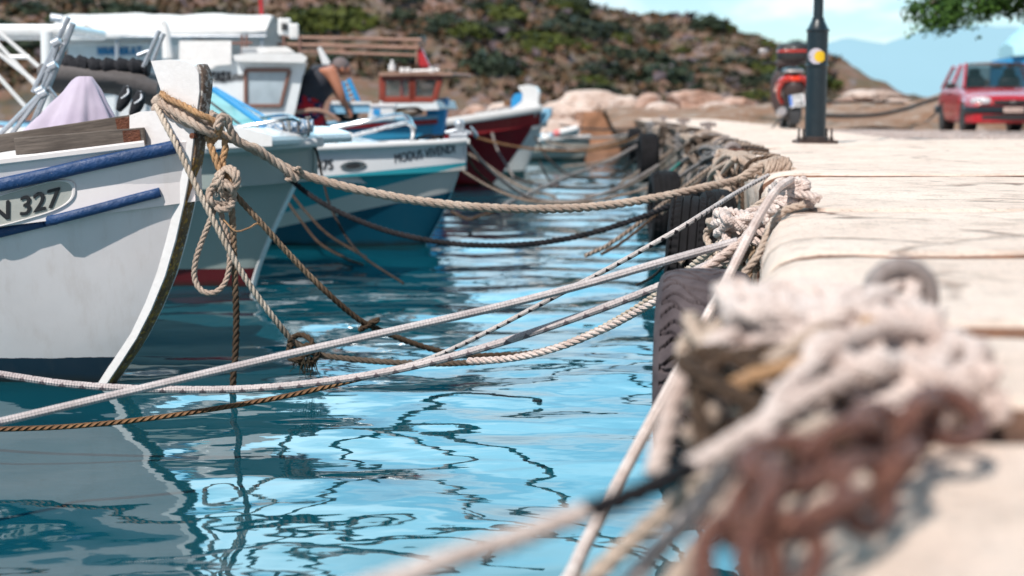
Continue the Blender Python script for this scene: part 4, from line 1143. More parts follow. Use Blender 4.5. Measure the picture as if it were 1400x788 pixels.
# ---- 5. MALENIA boat with the long white canopy ---------------------------------------
b5 = Boat('fishing_boat', (420, 260), 5, 'big white boat lettered ΜΑΛΕΝΙΑ under a long white canvas canopy, rearmost at left', Y=19.5, L=9, B=3., entry=.4,
          stem=[(420, 250), (436, 200), (446, 170)], sheer=(.95, .8), fat=.5)
b5.hull(hull_mat('white_far_hull_two', [(0, 0, C(.7, .72, .75)), (.12, 0, C(.02, .08, .2))], .15, 1.5))
b5.deck(M['deckgrey'], .12)
def b5_details():
    r = b5.root; y = -1.1
    cabin(r, y, 1.0, [(92, 52), (262, 52), (262, 200), (92, 200)], M['white2'])
    cabin(r, y-.08, 1.1, [(80, 60), (205, 58), (205, 62), (80, 64)], M['gel'], 'roof_edge')
    p = [lpt(r, a, b, y-.02) for a, b in [(134, 75), (193, 75), (134, 65)]]
    flat_text('ΜΑΛΕΝΙΑ Λ.Τ', p[0], p[1]-p[0], p[2]-p[0], M['bluetext'], r, 'name_lettering', world=False, bold=.012)
    # canvas canopy: long shallow curved sheet with a hanging valance, sagging between its poles
    rows = []
    for i in range(60):
        t = i/59; px = 66+t*298
        c = lpt(r, px, 52-.02*abs(t-.5)*10, y-.5); top = lpt(r, px, 17+2*math.sin(t*pi*5)*.6+(2 if t > .97 else 0), y+.6)
        row = [c+Vector((0, .002*i, 0)), c+Vector((0, 0, .1+.02*noise.noise((t*14, 0, 0))))]
        for k in range(1, 10):
            s = k/9; z = c.z+.1+(top.z-c.z-.1)*math.sin(s*pi/2)+.02*noise.noise((t*10, s*3, 0)); row.append(Vector((c.x, c.y+s*1.6, z)))
        row += [Vector((c.x, c.y+2.6, c.z+.1)), Vector((c.x, c.y+2.65, c.z-.2))]
        rows.append(row)
    mb = MB(); mb.quadgrid(rows); mb.build('canopy', M['canvas'], r, world=False, angle=180)
    mb = MB(); mb.tube([lpt(r, 85, 26, y-.5), lpt(r, 70, 24, y-.5)], .05); mb.tube([lpt(r, 110, 50, y-.45), lpt(r, 364, 50, y-.45)], .02)
    mb.build('canopy_beam', M['galv'], r, world=False)
    for px in (70, 160, 250, 358):
        mb = MB(); mb.tube([lpt(r, px, 48, y-.4), lpt(r, px, 170, y-.4)], .025, 8); mb.build('canopy_post', M['galv'], r, world=False)
    mb = MB(); mb.poly([lpt(r, a, b, y-.52) for a, b in [(112, 36), (118, 34), (130, 40), (142, 46), (140, 50), (134, 54), (130, 50), (124, 56), (118, 54)]]); mb.build('torn_canvas_flap', M['r_cream'], r, world=False, smooth=False)
    # masthead piece
    mb = MB(); mb.tube([lpt(r, 356, -12, 0), lpt(r, 358, 22, 0)], .03); mb.build('mast', M['redpaint'], r, world=False)
b5_details()
# ---- platform with white tubular arch -------------------------------------------------
def arch():
    rt = empty('boarding_platform', P(40, 180, 12.), 0, 'white tubular gantry with a flat top platform at the left edge', 'gantry')
    mb = MB(); a, b = P(-60, 41, 12.), P(100, 40, 12.); mb.box(((a+b)/2)+Vector((0, .5, 0)), (b.x-a.x, 1., .09)); mb.build('platform', M['gel'], rt, smooth=False, bevel=.03)
    for q in ([(-10, 36), (58, 96)], [(-10, 52), (50, 118)], [(-6, 70), (48, 112)], [(-8, 98), (38, 150)], [(15, 78), (40, 78)]):
        mb = MB(); mb.tube([P(x, y, 12.) for x, y in q], .018, 8); mb.build('strut', M['gel'], rt)
    mb = MB(); mb.tube([P(64, 44, 12.), P(66, 190, 12.)], .05, 10); mb.build('post', M['white2'], rt)
    mb = MB(); mb.tube([P(-80, 44, 12.6), P(-78, 260, 12.6)], .05, 10); mb.build('post', M['white2'], rt)
arch()
def poles():
    rt = empty('folding_ladder', P(40, 190, 7.6), 0, 'crossed galvanised tubes of a folding frame standing at the stern, far left', 'folding frame')
    for q in ([(94, 24), (45, 126)], [(100, 32), (70, 110), (36, 190)], [(80, 58), (58, 120)], [(88, 60), (62, 124)], [(62, 122), (-8, 192)], [(58, 128), (14, 186)], [(74, 92), (60, 100)], [(66, 120), (86, 146)]):
        mb = MB(); mb.tube(cr([P(x, y, 7.6+.05*i) for i, (x, y) in enumerate(q)], .05), .013 if len(q) < 3 else .016, 8); mb.build('tube', M['galv'], rt)
    for x, y in ((77, 58), (72, 90), (55, 124), (59, 128)):
        mb = MB(); c = P(x, y, 7.58); mb.tube([c-Vector((.02, 0, .01)), c+Vector((.02, 0, .01))], .024, 10); mb.build('clamp', M['galv'], rt)
poles()
def goggles():     # black shoes hung on the rail behind the cloth
    g = 'black rubber shoes hanging behind the lilac cloth'
    for i, (x, y) in enumerate(((168, 135), (186, 142))):
        c = P(x, y, 8.3); mb = MB(); pts = [c+Vector((.03, 0, .07)), c+Vector((.01, 0, .0)), c+Vector((-.03, 0, -.07))]
        mb.tube(cr(pts, .01), .028, 10, rfun=lambda t: .5+.8*math.sin(pi*min(1, .12+t*.85)))
        o = tag(mb.build('rubber_shoe', M['blackcloth'], angle=180), ['left one of two black rubber shoes hanging behind the lilac cloth', 'right one of two black rubber shoes hanging behind the lilac cloth'][i], 'shoe', g)
        mb = MB(); mb.tube(cr([c+Vector((.03, -.01, .07)), c+Vector((.04, -.03, .03)), c+Vector((.0, -.03, .0))], .01), .007, 6); mb.build('strap', M['galv'], o)
goggles()

# ---- 6. blue boat with red stripe and wooden wheelhouse --------------------------------
b6 = Boat('fishing_boat', (560, 255), -14, 'blue wooden boat with red stripe, blue stem block and red-brown wheelhouse', Y=19.8, L=7, B=2.4, entry=.42,
          stem=[(566, 258), (578, 230), (588, 205), (596, 180), (600, 165)], sheer=(1.05, .86), fat=.5)
b6.hull(hull_mat('blue_hull', [(0, 0, C(.03, .27, .47)), (.12, 0, C(.25, .02, .02))], .12, 2.))
b6.deck(M['deckgrey'], .1)
b6.rail(M['redpaint'], .08, .07, -.05, 0, 1, .0, 'red_stripe')
b6.rail(M['bluedeck'], .1, .05, .01, 0, 1, -.01, 'gunwale_rail')
def b6_details():
    r = b6.root
    b6.plate([(586, 137), (613, 134), (611, 150), (606, 182), (600, 206), (588, 206), (584, 176)], .14, M['cyanblue'], 'stem_block')
    y = -.42; yb = .42
    # wheelhouse: frame of posts, rails and a small flat roof
    for yy in (y, yb):
        window(r, yy, [(523, 105), (564, 105), (564, 137), (523, 137)], M['redwood'], M['glass'], .09)
        window(r, yy, [(564, 105), (603, 105), (594, 137), (564, 137)], M['redwood'], M['glass'], .08)
    cabin(r, y-.1, yb+.1, [(518, 99), (616, 99), (619, 103), (518, 104)], M['polewood'], 'roof')
    cabin(r, y-.03, yb+.03, [(521, 138), (596, 138), (600, 150), (510, 152)], M['white2'], 'cabin_trunk')
    a = [lpt(r, 523, 105, y), lpt(r, 523, 137, y), lpt(r, 523, 137, y)+Vector((0, .84, 0)), lpt(r, 523, 105, y)+Vector((0, .84, 0))]; mb = MB()
    for i in range(4): mb.sweepbox([a[i], a[(i+1) % 4]], .06, .06)
    mb.build('window_frame', M['redwood'], r, world=False, smooth=False)
    # small crew light and rail on the roof
    mb = MB(); mb.tube([lpt(r, 536, 97, y+.1), lpt(r, 536, 88, y+.1)], .05, 10); mb.tube([lpt(r, 536, 88, y+.1), lpt(r, 536, 82, y+.1)], .022, 8); mb.build('masthead_light', M['gel'], r, world=False)
    mb = MB(); mb.tube([lpt(r, 548, 98, y+.1), lpt(r, 600, 96, y+.1)], .018, 8)
    for px in (550, 558, 590): 
        c = lpt(r, px, 96, y+.08); mb.box(c, (.06, .06, .07))
    mb.build('roof_fittings', M['gel'], r, world=False)
    mb = MB(); mb.prism([lpt(r, a_, b_, .05) for a_, b_ in [(571, 66), (577, 66), (590, 96), (576, 98)]], (0, .08, 0)); mb.build('mast_fin', M['redpaint'], r, world=False, smooth=False)
    mb = MB(); c = lpt(r, 577, 58, 0); rows = [[c+Vector((math.sin(a_)*math.cos(b_), math.sin(a_)*math.sin(b_), math.cos(a_)*1.3))*.07 for b_ in [2*pi*k/12 for k in range(12)]] for a_ in [pi*i/8 for i in range(9)]]
    mb.quadgrid(rows, closed_u=True, flip=True); mb.build('masthead_lamp', M['glass'], r, world=False)
    mb = MB(); mb.tube([lpt(r, 570, 56, 0), lpt(r, 569, 140, 0)], .016, 8); mb.build('stay', M['polewood'], r, world=False)
    # three long horizontal spars carried aft
    for k, (q0, q1, yy, rr) in enumerate([((402, 53), (576, 55), -.3, .024), ((400, 63), (574, 66), 0, .028), ((430, 73), (572, 76), .3, .02)]):
        mb = MB(); mb.tube([lpt(r, q0[0]-20, q0[1]-2, yy), lpt(r, *q1, yy)], rr, 10); mb.build('spar', M['polewood'], r, world=False)
    for px in (410,):
        mb = MB(); mb.tube([lpt(r, px, 50, .1), lpt(r, px+1, 170, .1)], .02, 8); mb.build('spar_post', M['polewood'], r, world=False)
b6_details()
heap('rope_heap', P(556, 153, 18.9), .2, .12, .05, 22, 33, .018, M['r_fardark'], 'dark rope lying on the fore deck of the blue boat')

# ---- 7. red boat with white horned stem -----------------------------------------------
b7 = Boat('fishing_boat', (662, 262), -14, 'dark red wooden boat with white gunwale and curved white stem head', L=6, B=2.3, entry=.42, p=.8, Y=22.,
          stem=[(664, 262), (684, 240), (704, 212), (722, 184), (734, 160), (738, 148)], sheer=(1.18, .72), fat=.5)
b7.hull(hull_mat('dark_red_hull', [(0, 0, C(.24, .008, .016)), (.02, 0, C(.03, .02, .03))], .06, 2., rough=.3))
b7.deck(M['gel'], .1)
b7.rail(M['gel'], .1, .12, -.01, 0, 1, .01, 'gunwale_rail')
def b7_details():
    r = b7.root
    outline = [(710, 118), (722, 116), (734, 119), (738, 126), (737, 140), (734, 160), (726, 158), (700, 160), (702, 148), (708, 144), (715, 138), (716, 128), (711, 122)]
    b7.plate(outline, .14, M['gel'], 'stem_head', bevel=.03)
    b7.plate([(700, 149), (700, 136), (704, 129), (712, 127), (716, 130), (715, 138), (709, 143), (703, 150)], .1, M['cyanblue'], 'blue_scroll', bevel=.02)
    mb = MB(); mb.tube(cr([P(650, 158, 22), P(680, 152, 22), P(706, 149, 22.1)], .04), .05); mb.build('rolled_line', M['r_fargrey'], r)
    mb = MB(); mb.tube([P(694, 138, 22.4), P(693, 156, 22.4)], .06, 10, rfun=lambda t: 1-.2*t); mb.build('samson_post', M['brownwood'], r)
    mb = MB(); mb.box(P(712, 152, 22.), (.16, .1, .1)); mb.build('fairlead', M['gel'], r, smooth=False, bevel=.02)
b7_details()
# ---- 8. white boat behind the red one -----------------------------------------------
b8 = Boat('fishing_boat', (716, 243), -12, 'white boat with pale blue stem top, partly hidden behind the red boat', L=6, B=2.3, entry=.45, p=.8, Y=25.,
          stem=[(715, 243), (724, 220), (736, 190), (744, 165), (748, 155)], sheer=(1.1, .8), fat=.5)
b8.hull(hull_mat('white_far_hull_three', [(0, 0, C(.66, .68, .68)), (.09, 0, C(.03, .09, .1))], .3, 2.))
b8.deck(M['gel'], .1)
b8.plate([(738, 148), (754, 148), (753, 158), (746, 168), (737, 168)], .2, M['bluedeck'], 'stem_top')
b8.rail(M['bluedeck'], .1, .08, -.0, 0, 1, .01)
# ---- small craft at the far end --------------------------------------------------------
def dinghy(name, px, py, Y, rz, L, B, H, mat, rail, label, gear=None):
    b = Boat(name, (px, py), rz, label, Y=Y, L=L, B=B, entry=.4, p=.7, stem=[(px, project((0, 0, 0))[1] if False else HOR+1.2*F/Y), (px+6, HOR+(1.2-H)*F/Y)], sheer=(H, H*.75), fat=.55)
    b.hull(mat, N=24, Mv=10); b.deck(M['deckgrey'], .18); b.rail(rail, .07, .06)
    c = b.pt(.35, H*.7, -1); mb = MB(); mb.box((c.x, 0, H*.72), (.2, abs(c.y)*1.9, .04)); mb.build('thwart', rail, b.root, world=False, smooth=False)
    return b
dh = hull_mat('grey_dinghy_hull', [(0, 0, C(.36, .38, .36)), (.08, 0, C(.05, .06, .05))], .3, 2.)
dw = hull_mat('white_dinghy_hull', [(0, 0, C(.62, .62, .6)), (.08, 0, C(.1, .05, .04))], .3, 2.)
dinghy('dinghy', 800, 215, 32, -20, 3.2, 1.4, .55, dh, M['gel'], 'small grey dinghy with white rim at the far end of the basin')
dinghy('dinghy', 785, 212, 35.5, -8, 2.8, 1.3, .6, dw, M['bluedeck'], 'small white dinghy behind the grey one, nearest the breakwater')
def fenders():
    a, b = P(757, 184, 31.), P(790, 175, 31.)
    rt = empty('rolled_mat', a, 0, 'white and pink rolled mat lying across the grey dinghy', 'rolled mat')
    mb = MB(); mb.tube([a+(b-a)*.25, b], .07, 12); mb.build('roll', M['gel'], rt)
    mb = MB(); mb.tube([a, a+(b-a)*.245], .085, 12); mb.build('pink_end', flat('pink_foam', C(.7, .2, .2), .7), rt)
    mb = MB(); c = P(747, 189, 30.5); rows = [[c+Vector((math.sin(a_)*math.cos(b_)*.13, math.sin(a_)*math.sin(b_)*.13, math.cos(a_)*.1)) for b_ in [2*pi*k/14 for k in range(14)]] for a_ in [pi*i/9 for i in range(10)]]
    mb.quadgrid(rows, closed_u=True, flip=True); o = tag(mb.build('buoy', M['gel']), 'small white buoy floating left of the grey dinghy', 'buoy')
    mb = MB(); mb.tube([c+Vector((0, 0, .09)), c+Vector((0, 0, .14))], .025, 8); mb.build('buoy_eye', M['black'], o)
fenders()
# ---------------------------------------------------------------- ropes of the near boat
def near_ropes():
    P0 = P
    def P_(px, py, Y): return P0(px, py, Y-(.02+.065*min(1, max(0, (px-215)/60)))*max(0, min(1, (420-px)/80)) if Y < 6.12 else Y)
    def PP(*a): return [P_(*q) for q in a]
    # thick hawser, wrapped round the stem and running to the quay
    def wraps(mb):
        for k, (dy, dz) in enumerate(((0, 0), (10, 12))):
            pts = PP((222, 133+dy, 5.98), (214, 140+dy, 6.2), (240, 140+dy, 6.36), (285, 155+dy, 6.3), (300, 170+dy, 6.08), (262, 160+dy, 5.96), (228, 141+dy, 5.97))
            rope_mb(mb, pts, .0215, per=9)
    laid('hawser', PP((219, 141, 5.97), (238, 152, 5.94), (262, 168, 5.93), (286, 181, 5.95), (306, 186, 6.0), (330, 196, 6.02), (362, 213, 6.04), (400, 234, 6.06), (440, 247, 6.08), (500, 262, 6.1), (580, 276, 6.15), (660, 284, 6.2), (740, 286, 6.3), (820, 282, 6.4), (900, 270, 6.5), (960, 257, 6.6), (1010, 246, 6.75), (1048, 232, 6.9)), .0205, M['r_tan'],
         'thick tan laid hawser running from the 327 boat stem to the quay ring', extra=wraps, fz=60)
    laid('rope', PP((296, 176, 5.9), (302, 160, 5.92), (312, 163, 5.94), (314, 176, 5.95), (330, 196, 5.98), (352, 203, 6.0), (376, 222, 6.02), (398, 239, 6.03), (406, 246, 6.04)), .017, M['r_tan'],
         'short tan rope spliced along the hawser just right of the stem', fz=80)
    heap('rope_knot', P(402, 238, 6.02), .035, .03, .028, 14, 8, .009, M['r_tan'], 'lashed splice knot on the thick tan hawser')
    laid('frayed_rope', PP((221, 128, 5.96), (232, 136, 5.93), (252, 145, 5.92), (272, 156, 5.91), (290, 164, 5.92), (300, 175, 5.94), (296, 186, 5.97), (288, 196, 6.0)), .0145, M['r_orange'], 'frayed orange-brown rope end wound over the hawser on the stem', fz=900, flen=.03)
    # fuzzy orange strands dropping into the big knot
    laid('frayed_rope', PP((284, 186, 5.99), (290, 205, 5.97), (298, 226, 5.96), (305, 245, 5.95), (302, 262, 5.95)), .0155, M['r_orange'], 'frayed orange strand hanging from the stem wraps, left of two', fz=700, flen=.03)
    laid('frayed_rope', PP((306, 184, 6.0), (308, 205, 5.99), (304, 222, 5.98), (312, 240, 5.96), (318, 252, 5.96)), .015, M['r_orange'], 'frayed orange strand hanging from the stem wraps, right of two', fz=700, flen=.03)
    mb = MB()
    K = [[(298, 240), (312, 230), (324, 238), (322, 256), (306, 262), (294, 254), (298, 240)], [(286, 262), (296, 252), (314, 256), (318, 270), (304, 280), (288, 276), (286, 262)],
         [(284, 272), (300, 286), (314, 284), (320, 268), (312, 252), (296, 250), (284, 272)], [(304, 234), (300, 250), (306, 268), (318, 262), (322, 244), (312, 232), (304, 234)]]
    for k, q in enumerate(K):
        rope_mb(mb, [P_(x, y, 5.93+.03*math.sin(i*1.9+k)) for i, (x, y) in enumerate(q)], .0155, per=9)
    c = cr([P_(306, 240, 5.93), P_(300, 262, 5.91), P_(312, 280, 5.93)], .01); fuzz(mb, c, .03, 1500, .03)
    tag(mb.build('rope_knot', M['r_tan'], angle=180), 'big tan knot hanging below the stem of the 327 boat', 'knot')
    # hanging loop and vertical tail
    laid('rope', PP((296, 276, 5.94), (288, 300, 5.93), (278, 325, 5.92), (268, 355, 5.91), (266, 380, 5.91), (276, 398, 5.91), (294, 400, 5.91), (308, 386, 5.92), (314, 360, 5.93), (312, 330, 5.94), (304, 300, 5.95), (302, 280, 5.95)), .0125, M['r_tan'], 'tan rope loop hanging from the big knot', fz=60)
    laid('rope', PP((316, 272, 5.95), (319, 320, 5.95), (321, 380, 5.95), (323, 430, 5.95), (322, 480, 5.95), (319, 515, 5.95), (318, 545, 5.95)), .0145, M['r_brown'], 'straight brown rope tail hanging from the knot into the water', fz=150)
    # thin cream rope from the stem, sagging to a weedy knot then on to the quay
    laid('rope', PP((230, 150, 6.2), (216, 146, 6.0), (222, 162, 5.92), (240, 196, 5.9), (262, 242, 5.9), (286, 290, 5.9), (312, 340, 5.9), (340, 388, 5.92), (372, 432, 5.93), (402, 468, 5.95), (424, 480, 5.95), (440, 486, 5.95), (500, 493, 5.9), (570, 497, 5.85), (640, 496, 5.75), (700, 489, 5.6), (760, 475, 5.4), (820, 450, 5.2), (880, 415, 5.), (930, 378, 4.8), (975, 340, 4.6)), .0135, M['r_cream'],
         'cream laid rope sagging from the stem through a weedy knot to the quay', fz=30)
    mb = MB()
    for k, q in enumerate([[(398, 462), (412, 458), (426, 466), (424, 482), (408, 484), (396, 474), (398, 462)], [(404, 480), (420, 472), (434, 480), (430, 492), (412, 494), (404, 480)], [(396, 474), (394, 488), (408, 492), (416, 480), (404, 468), (396, 474)]]):
        rope_mb(mb, [P(x, y, 5.93+.025*math.sin(i*1.7+k)) for i, (x, y) in enumerate(q)], .0125)
    o = tag(mb.build('rope_knot', M['r_brown'], angle=180), 'brown knot trailing weed low over the water, left end of the sagging cream rope', 'knot')
    mb = MB(); r = random.Random(2)
    for k in range(60):
        p = P(414+r.uniform(-12, 18), 490+r.uniform(-4, 6), 5.93+r.uniform(-.03, .03)); q = p+Vector((r.gauss(0, .012), r.gauss(0, .01), -r.uniform(.02, .1)*(1-abs(p.x-P(424, 490, 5.93).x)*8)))
        mb.tube([p, (p+q)/2+Vector((r.gauss(0, .006), 0, 0)), q], .0035, 4, rfun=lambda t: 1-.7*t)
    mb.build('weed', M['weed'], o)
    # brown rope with a lump, running into the water
    laid('rope', PP((318, 262, 5.96), (332, 278, 5.97), (356, 304, 5.98), (388, 340, 6.0), (424, 378, 6.02), (460, 412, 6.05), (492, 438, 6.1), (520, 452, 6.15), (560, 468, 6.2), (600, 480, 6.25), (640, 486, 6.3), (700, 485, 6.3), (740, 481, 6.2)), .0135, M['r_brown'], 'brown weathered rope running from the big knot down to the water', fz=350, flen=.016)
    heap('rope_knot', P(504, 444, 6.1), .045, .03, .026, 14, 5, .011, M['r_brown'], 'brown lump knotted half way along the weathered rope')
    # orange whipping
    laid('twine', PP((305, 300, 5.93), (322, 316, 5.9), (340, 312, 5.93), (352, 306, 5.97), (362, 314, 5.99)), .0035, M['r_orange'], 'thin orange twine tied across the hanging ropes', fz=500, flen=.012)
near_ropes()
def mid_ropes():
    line('rope', PP((500, 512, 5.75), (560, 499, 5.7), (610, 481, 5.6), (680, 447, 5.5), (760, 405, 5.4), (840, 363, 5.3), (920, 318, 5.2), (970, 287, 5.4), (1010, 262, 6.), (1050, 240, 6.5)), .0098, M['r_fleck'], 'thin black-flecked white line rising from the water to the quay ring')
    line('rope', PP((-1100, 700, 3.2), (-500, 662, 3.5), (-60, 590, 3.9), (0, 577, 4.), (90, 556, 4.05), (200, 530, 4.1), (350, 495, 4.15), (500, 461, 4.2), (620, 434, 4.25), (700, 415, 4.3), (800, 389, 4.3), (900, 360, 4.3), (1008, 330, 4.3)), .0125, M['r_braid'], 'upper of two pale braided lines crossing the foreground water, pulled straight')
    line('rope', PP((-1000, 300, 4.6), (-450, 435, 4.6), (-60, 504, 4.6), (0, 512, 4.6), (90, 525, 4.6), (200, 532, 4.6), (330, 532, 4.6), (450, 521, 4.55), (560, 502, 4.5), (680, 470, 4.4), (800, 430, 4.35), (900, 392, 4.3), (1000, 348, 4.3)), .0125, M['r_fleck2'], 'lower pale flecked braided line sagging across the foreground water')
    line('rope', PP((-1000, 430, 4.6), (-450, 540, 4.6), (-60, 586, 4.6), (0, 587, 4.6), (100, 583, 4.62), (200, 573, 4.64), (300, 558, 4.66), (400, 540, 4.68), (500, 516, 4.7), (580, 497, 4.72), (650, 478, 4.7), (740, 452, 4.6)), .0088, M['r_ochre'], 'thin ochre-brown line lowest across the foreground water')
    # heavy white rope beneath, right half
    laid('rope', PP((640, 494, 5.2), (700, 490, 5.1), (760, 476, 5.), (830, 448, 4.9), (900, 410, 4.7), (960, 375, 4.5), (1010, 345, 4.4)), .014, M['r_white'], 'sunbleached white rope rising from the water beside the top tyre', fz=60)
    laid('rope', PP((372, 222, 9.3), (400, 248, 9.2), (430, 271, 9.1), (470, 293, 9.), (530, 316, 8.9), (600, 331, 8.8), (670, 336, 8.7), (740, 332, 8.6), (800, 321, 8.5), (860, 303, 8.4), (910, 284, 8.2), (960, 262, 8.), (1000, 245, 7.6)), .0185, M['r_black'], 'thick black laid rope sagging from the grey-green boat to the quay')
    line('rope', PP((300, 1100, 1.3), (560, 1000, 1.6), (690, 900, 1.9), (772, 800, 2.2), (800, 745, 2.4), (840, 670, 2.65), (880, 595, 2.9), (920, 520, 3.15), (960, 446, 3.4), (1000, 370, 3.65), (1030, 310, 3.85), (1060, 262, 4.1), (1082, 246, 4.3)), .0125, M['r_white'], 'taut off-white rope rising steeply from bottom centre to the quay knot')
    laid('rope', PP((1000, 206, 9.7), (1000, 232, 9.5), (1000, 270, 9.3), (1003, 330, 9.2), (1004, 380, 9.1)), .02, M['r_white'], 'white rope hanging straight down from the standing ring')
    # lines of the middle boats
    T = [
     ('r_fardark', .011, [(418, 186, 9.4), (432, 205, 9.3), (440, 240, 9.3), (455, 290, 9.2), (490, 345, 9.1), (552, 388, 8.9)], 'dark line curving from the grey-green bow down to the water'),
     ('r_thin_brown', .012, [(390, 272, 11.9), (410, 300, 11.6), (436, 332, 11.3), (470, 352, 11.), (496, 362, 10.6)], 'thin brown line dropping from the striped hull into the water, nearer the grey-green bow'),
     ('r_thin_brown', .012, [(396, 262, 12.), (420, 292, 11.8), (450, 322, 11.5), (500, 352, 10.8)], 'thin brown line dropping from the striped hull into the water, nearer the hull lettering'),
     ('r_far', .015, [(592, 205, 12.4), (630, 232, 12.3), (670, 256, 12.3), (710, 272, 12.2), (745, 277, 12.1), (800, 276, 12.), (870, 262, 12.), (930, 238, 12.), (975, 215, 11.8)], 'tan line from the striped boat bow sagging low before the quay'),
     ('r_fargrey', .018, [(635, 190, 12.6), (660, 222, 12.8), (690, 250, 13.), (720, 268, 13.2), (760, 276, 13.3), (800, 272, 13.4), (850, 255, 13.6), (900, 226, 14.)], 'grey line leaving the striped boat anchor, passing before the red boat'),
     ('r_thin_brown', .017, [(632, 198, 12.6), (650, 232, 12.8), (676, 255, 13.), (700, 268, 13.2), (735, 275, 13.)], 'short brown line falling from the striped boat stem to the water'),
     ('r_far', .022, [(640, 210, 19.), (660, 222, 19.), (690, 243, 19.), (718, 258, 18.8), (760, 270, 18.)], 'pale tan line sloping down in front of the red hull, thickest there'),
     ('r_fargrey', .022, [(672, 180, 21.5), (680, 205, 21.), (694, 228, 20.8), (704, 246, 20.5)], 'short white line hanging down the red hull'),
     ('r_ochre', .024, [(650, 188, 21.), (690, 198, 21.), (740, 205, 21.), (800, 206, 20.5), (850, 196, 20.), (882, 182, 19.5)], 'ochre line crossing level in front of the red stem'),
     ('r_fardark', .024, [(702, 243, 20.), (740, 254, 19.5), (790, 258, 19.), (850, 254, 18.), (900, 238, 17.), (940, 212, 16.)], 'dark line looping low right of the red boat'),
     ('r_fardark', .026, [(732, 188, 24.5), (748, 215, 24.), (775, 238, 24.), (805, 244, 23.5), (840, 238, 23.), (872, 215, 22.), (890, 190, 21.)], 'dark line sagging from the rearmost white stem'),
     ('r_fardark', .022, [(738, 222, 24.), (750, 245, 22.), (764, 252, 21.)], 'short dark line running into the water below the rearmost white stem'),
     ('r_fargrey', .035, [(765, 187, 31.), (800, 189, 31.), (840, 187, 31.), (875, 180, 30.)], 'grey line from the far dinghy, nearest the pier'),
     ('r_far', .032, [(745, 193, 28.), (780, 201, 28.), (815, 199, 28.), (850, 190, 28.), (885, 176, 27.)], 'far tan line below the dinghy line'),
     ('r_fardark', .03, [(765, 171, 33.), (800, 176, 33.), (850, 177, 32.), (895, 172, 30.)], 'far dark line drawn level before the brown pier'),
     ('r_fargrey', .03, [(748, 200, 26.), (790, 206, 25.), (840, 200, 24.), (885, 186, 23.)], 'far grey line just above the ochre one'),
     ('r_far', .018, [(800, 268, 16.), (840, 262, 15.5), (880, 244, 15.), (915, 216, 14.5), (940, 196, 14.)], 'tan line entering the water right of centre, shorter of a pair'),
     ('r_far', .017, [(800, 350, 8.8), (830, 336, 8.9), (870, 308, 9.), (910, 276, 9.2), (950, 245, 9.4), (985, 220, 9.6)], 'tan line slanting out of the water below the thick black rope, left of a pair'),
     ('r_thin_brown', .012, [(822, 348, 8.7), (850, 332, 8.8), (885, 304, 8.9), (920, 275, 9.), (958, 248, 9.2)], 'brown line slanting out of the water below the thick black rope, right of a pair'),
     ('r_fardark', .009, [(870, 390, 7.2), (890, 380, 7.1), (908, 364, 6.9), (930, 338, 6.6)], 'short dark line dipping into the water left of the nearest tyre'),
     ('r_teal', .016, [(884, 258, 13.), (900, 248, 13.), (915, 236, 13.), (930, 222, 13.)], 'teal green line on the quay wall'),
     ('r_far', .02, [(846, 252, 17.), (872, 236, 17.), (894, 214, 17.), (906, 190, 17.)], 'tan line hanging in a bight on the far quay wall'),
     ('r_fargrey', .02, [(860, 268, 14.5), (890, 250, 14.), (925, 226, 13.5), (955, 206, 13.)], 'grey line slanting along the quay wall below the coils'),
     ('r_fargrey', .02, [(880, 272, 12.), (915, 252, 11.6), (950, 228, 11.2), (985, 208, 10.8)], 'pale grey line reaching the quay edge left of the ring'),
     ('r_far', .016, [(905, 292, 10.5), (930, 270, 10.4), (960, 244, 10.3), (990, 214, 10.)], 'tan line hanging on the wall below the ring'),
     ('r_black', .015, [(940, 268, 8.6), (962, 248, 8.7), (985, 228, 8.8), (1010, 214, 9.)], 'short black rope leading up to the ring'),
     ('r_fargrey', .03, [(690, 280, 16.), (730, 262, 18.), (780, 240, 20.), (830, 222, 21.), (870, 200, 22.)], 'slack grey line lying along the water surface toward the far quay'),
     ('r_far', .028, [(770, 228, 27.), (810, 224, 26.), (850, 212, 25.), (880, 196, 24.)], 'slack tan line behind the dark loops'),
     ('r_thin_brown', .02, [(618, 290, 14.5), (640, 300, 14.2), (655, 296, 14.), (690, 285, 14.)], 'brown line end floating right of the navy striped bottom'),
    ]
    for mt, R, pts, lb in T:
        pts = [Vector(p) for p in PP(*pts)]
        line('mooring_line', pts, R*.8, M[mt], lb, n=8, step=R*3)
mid_ropes()
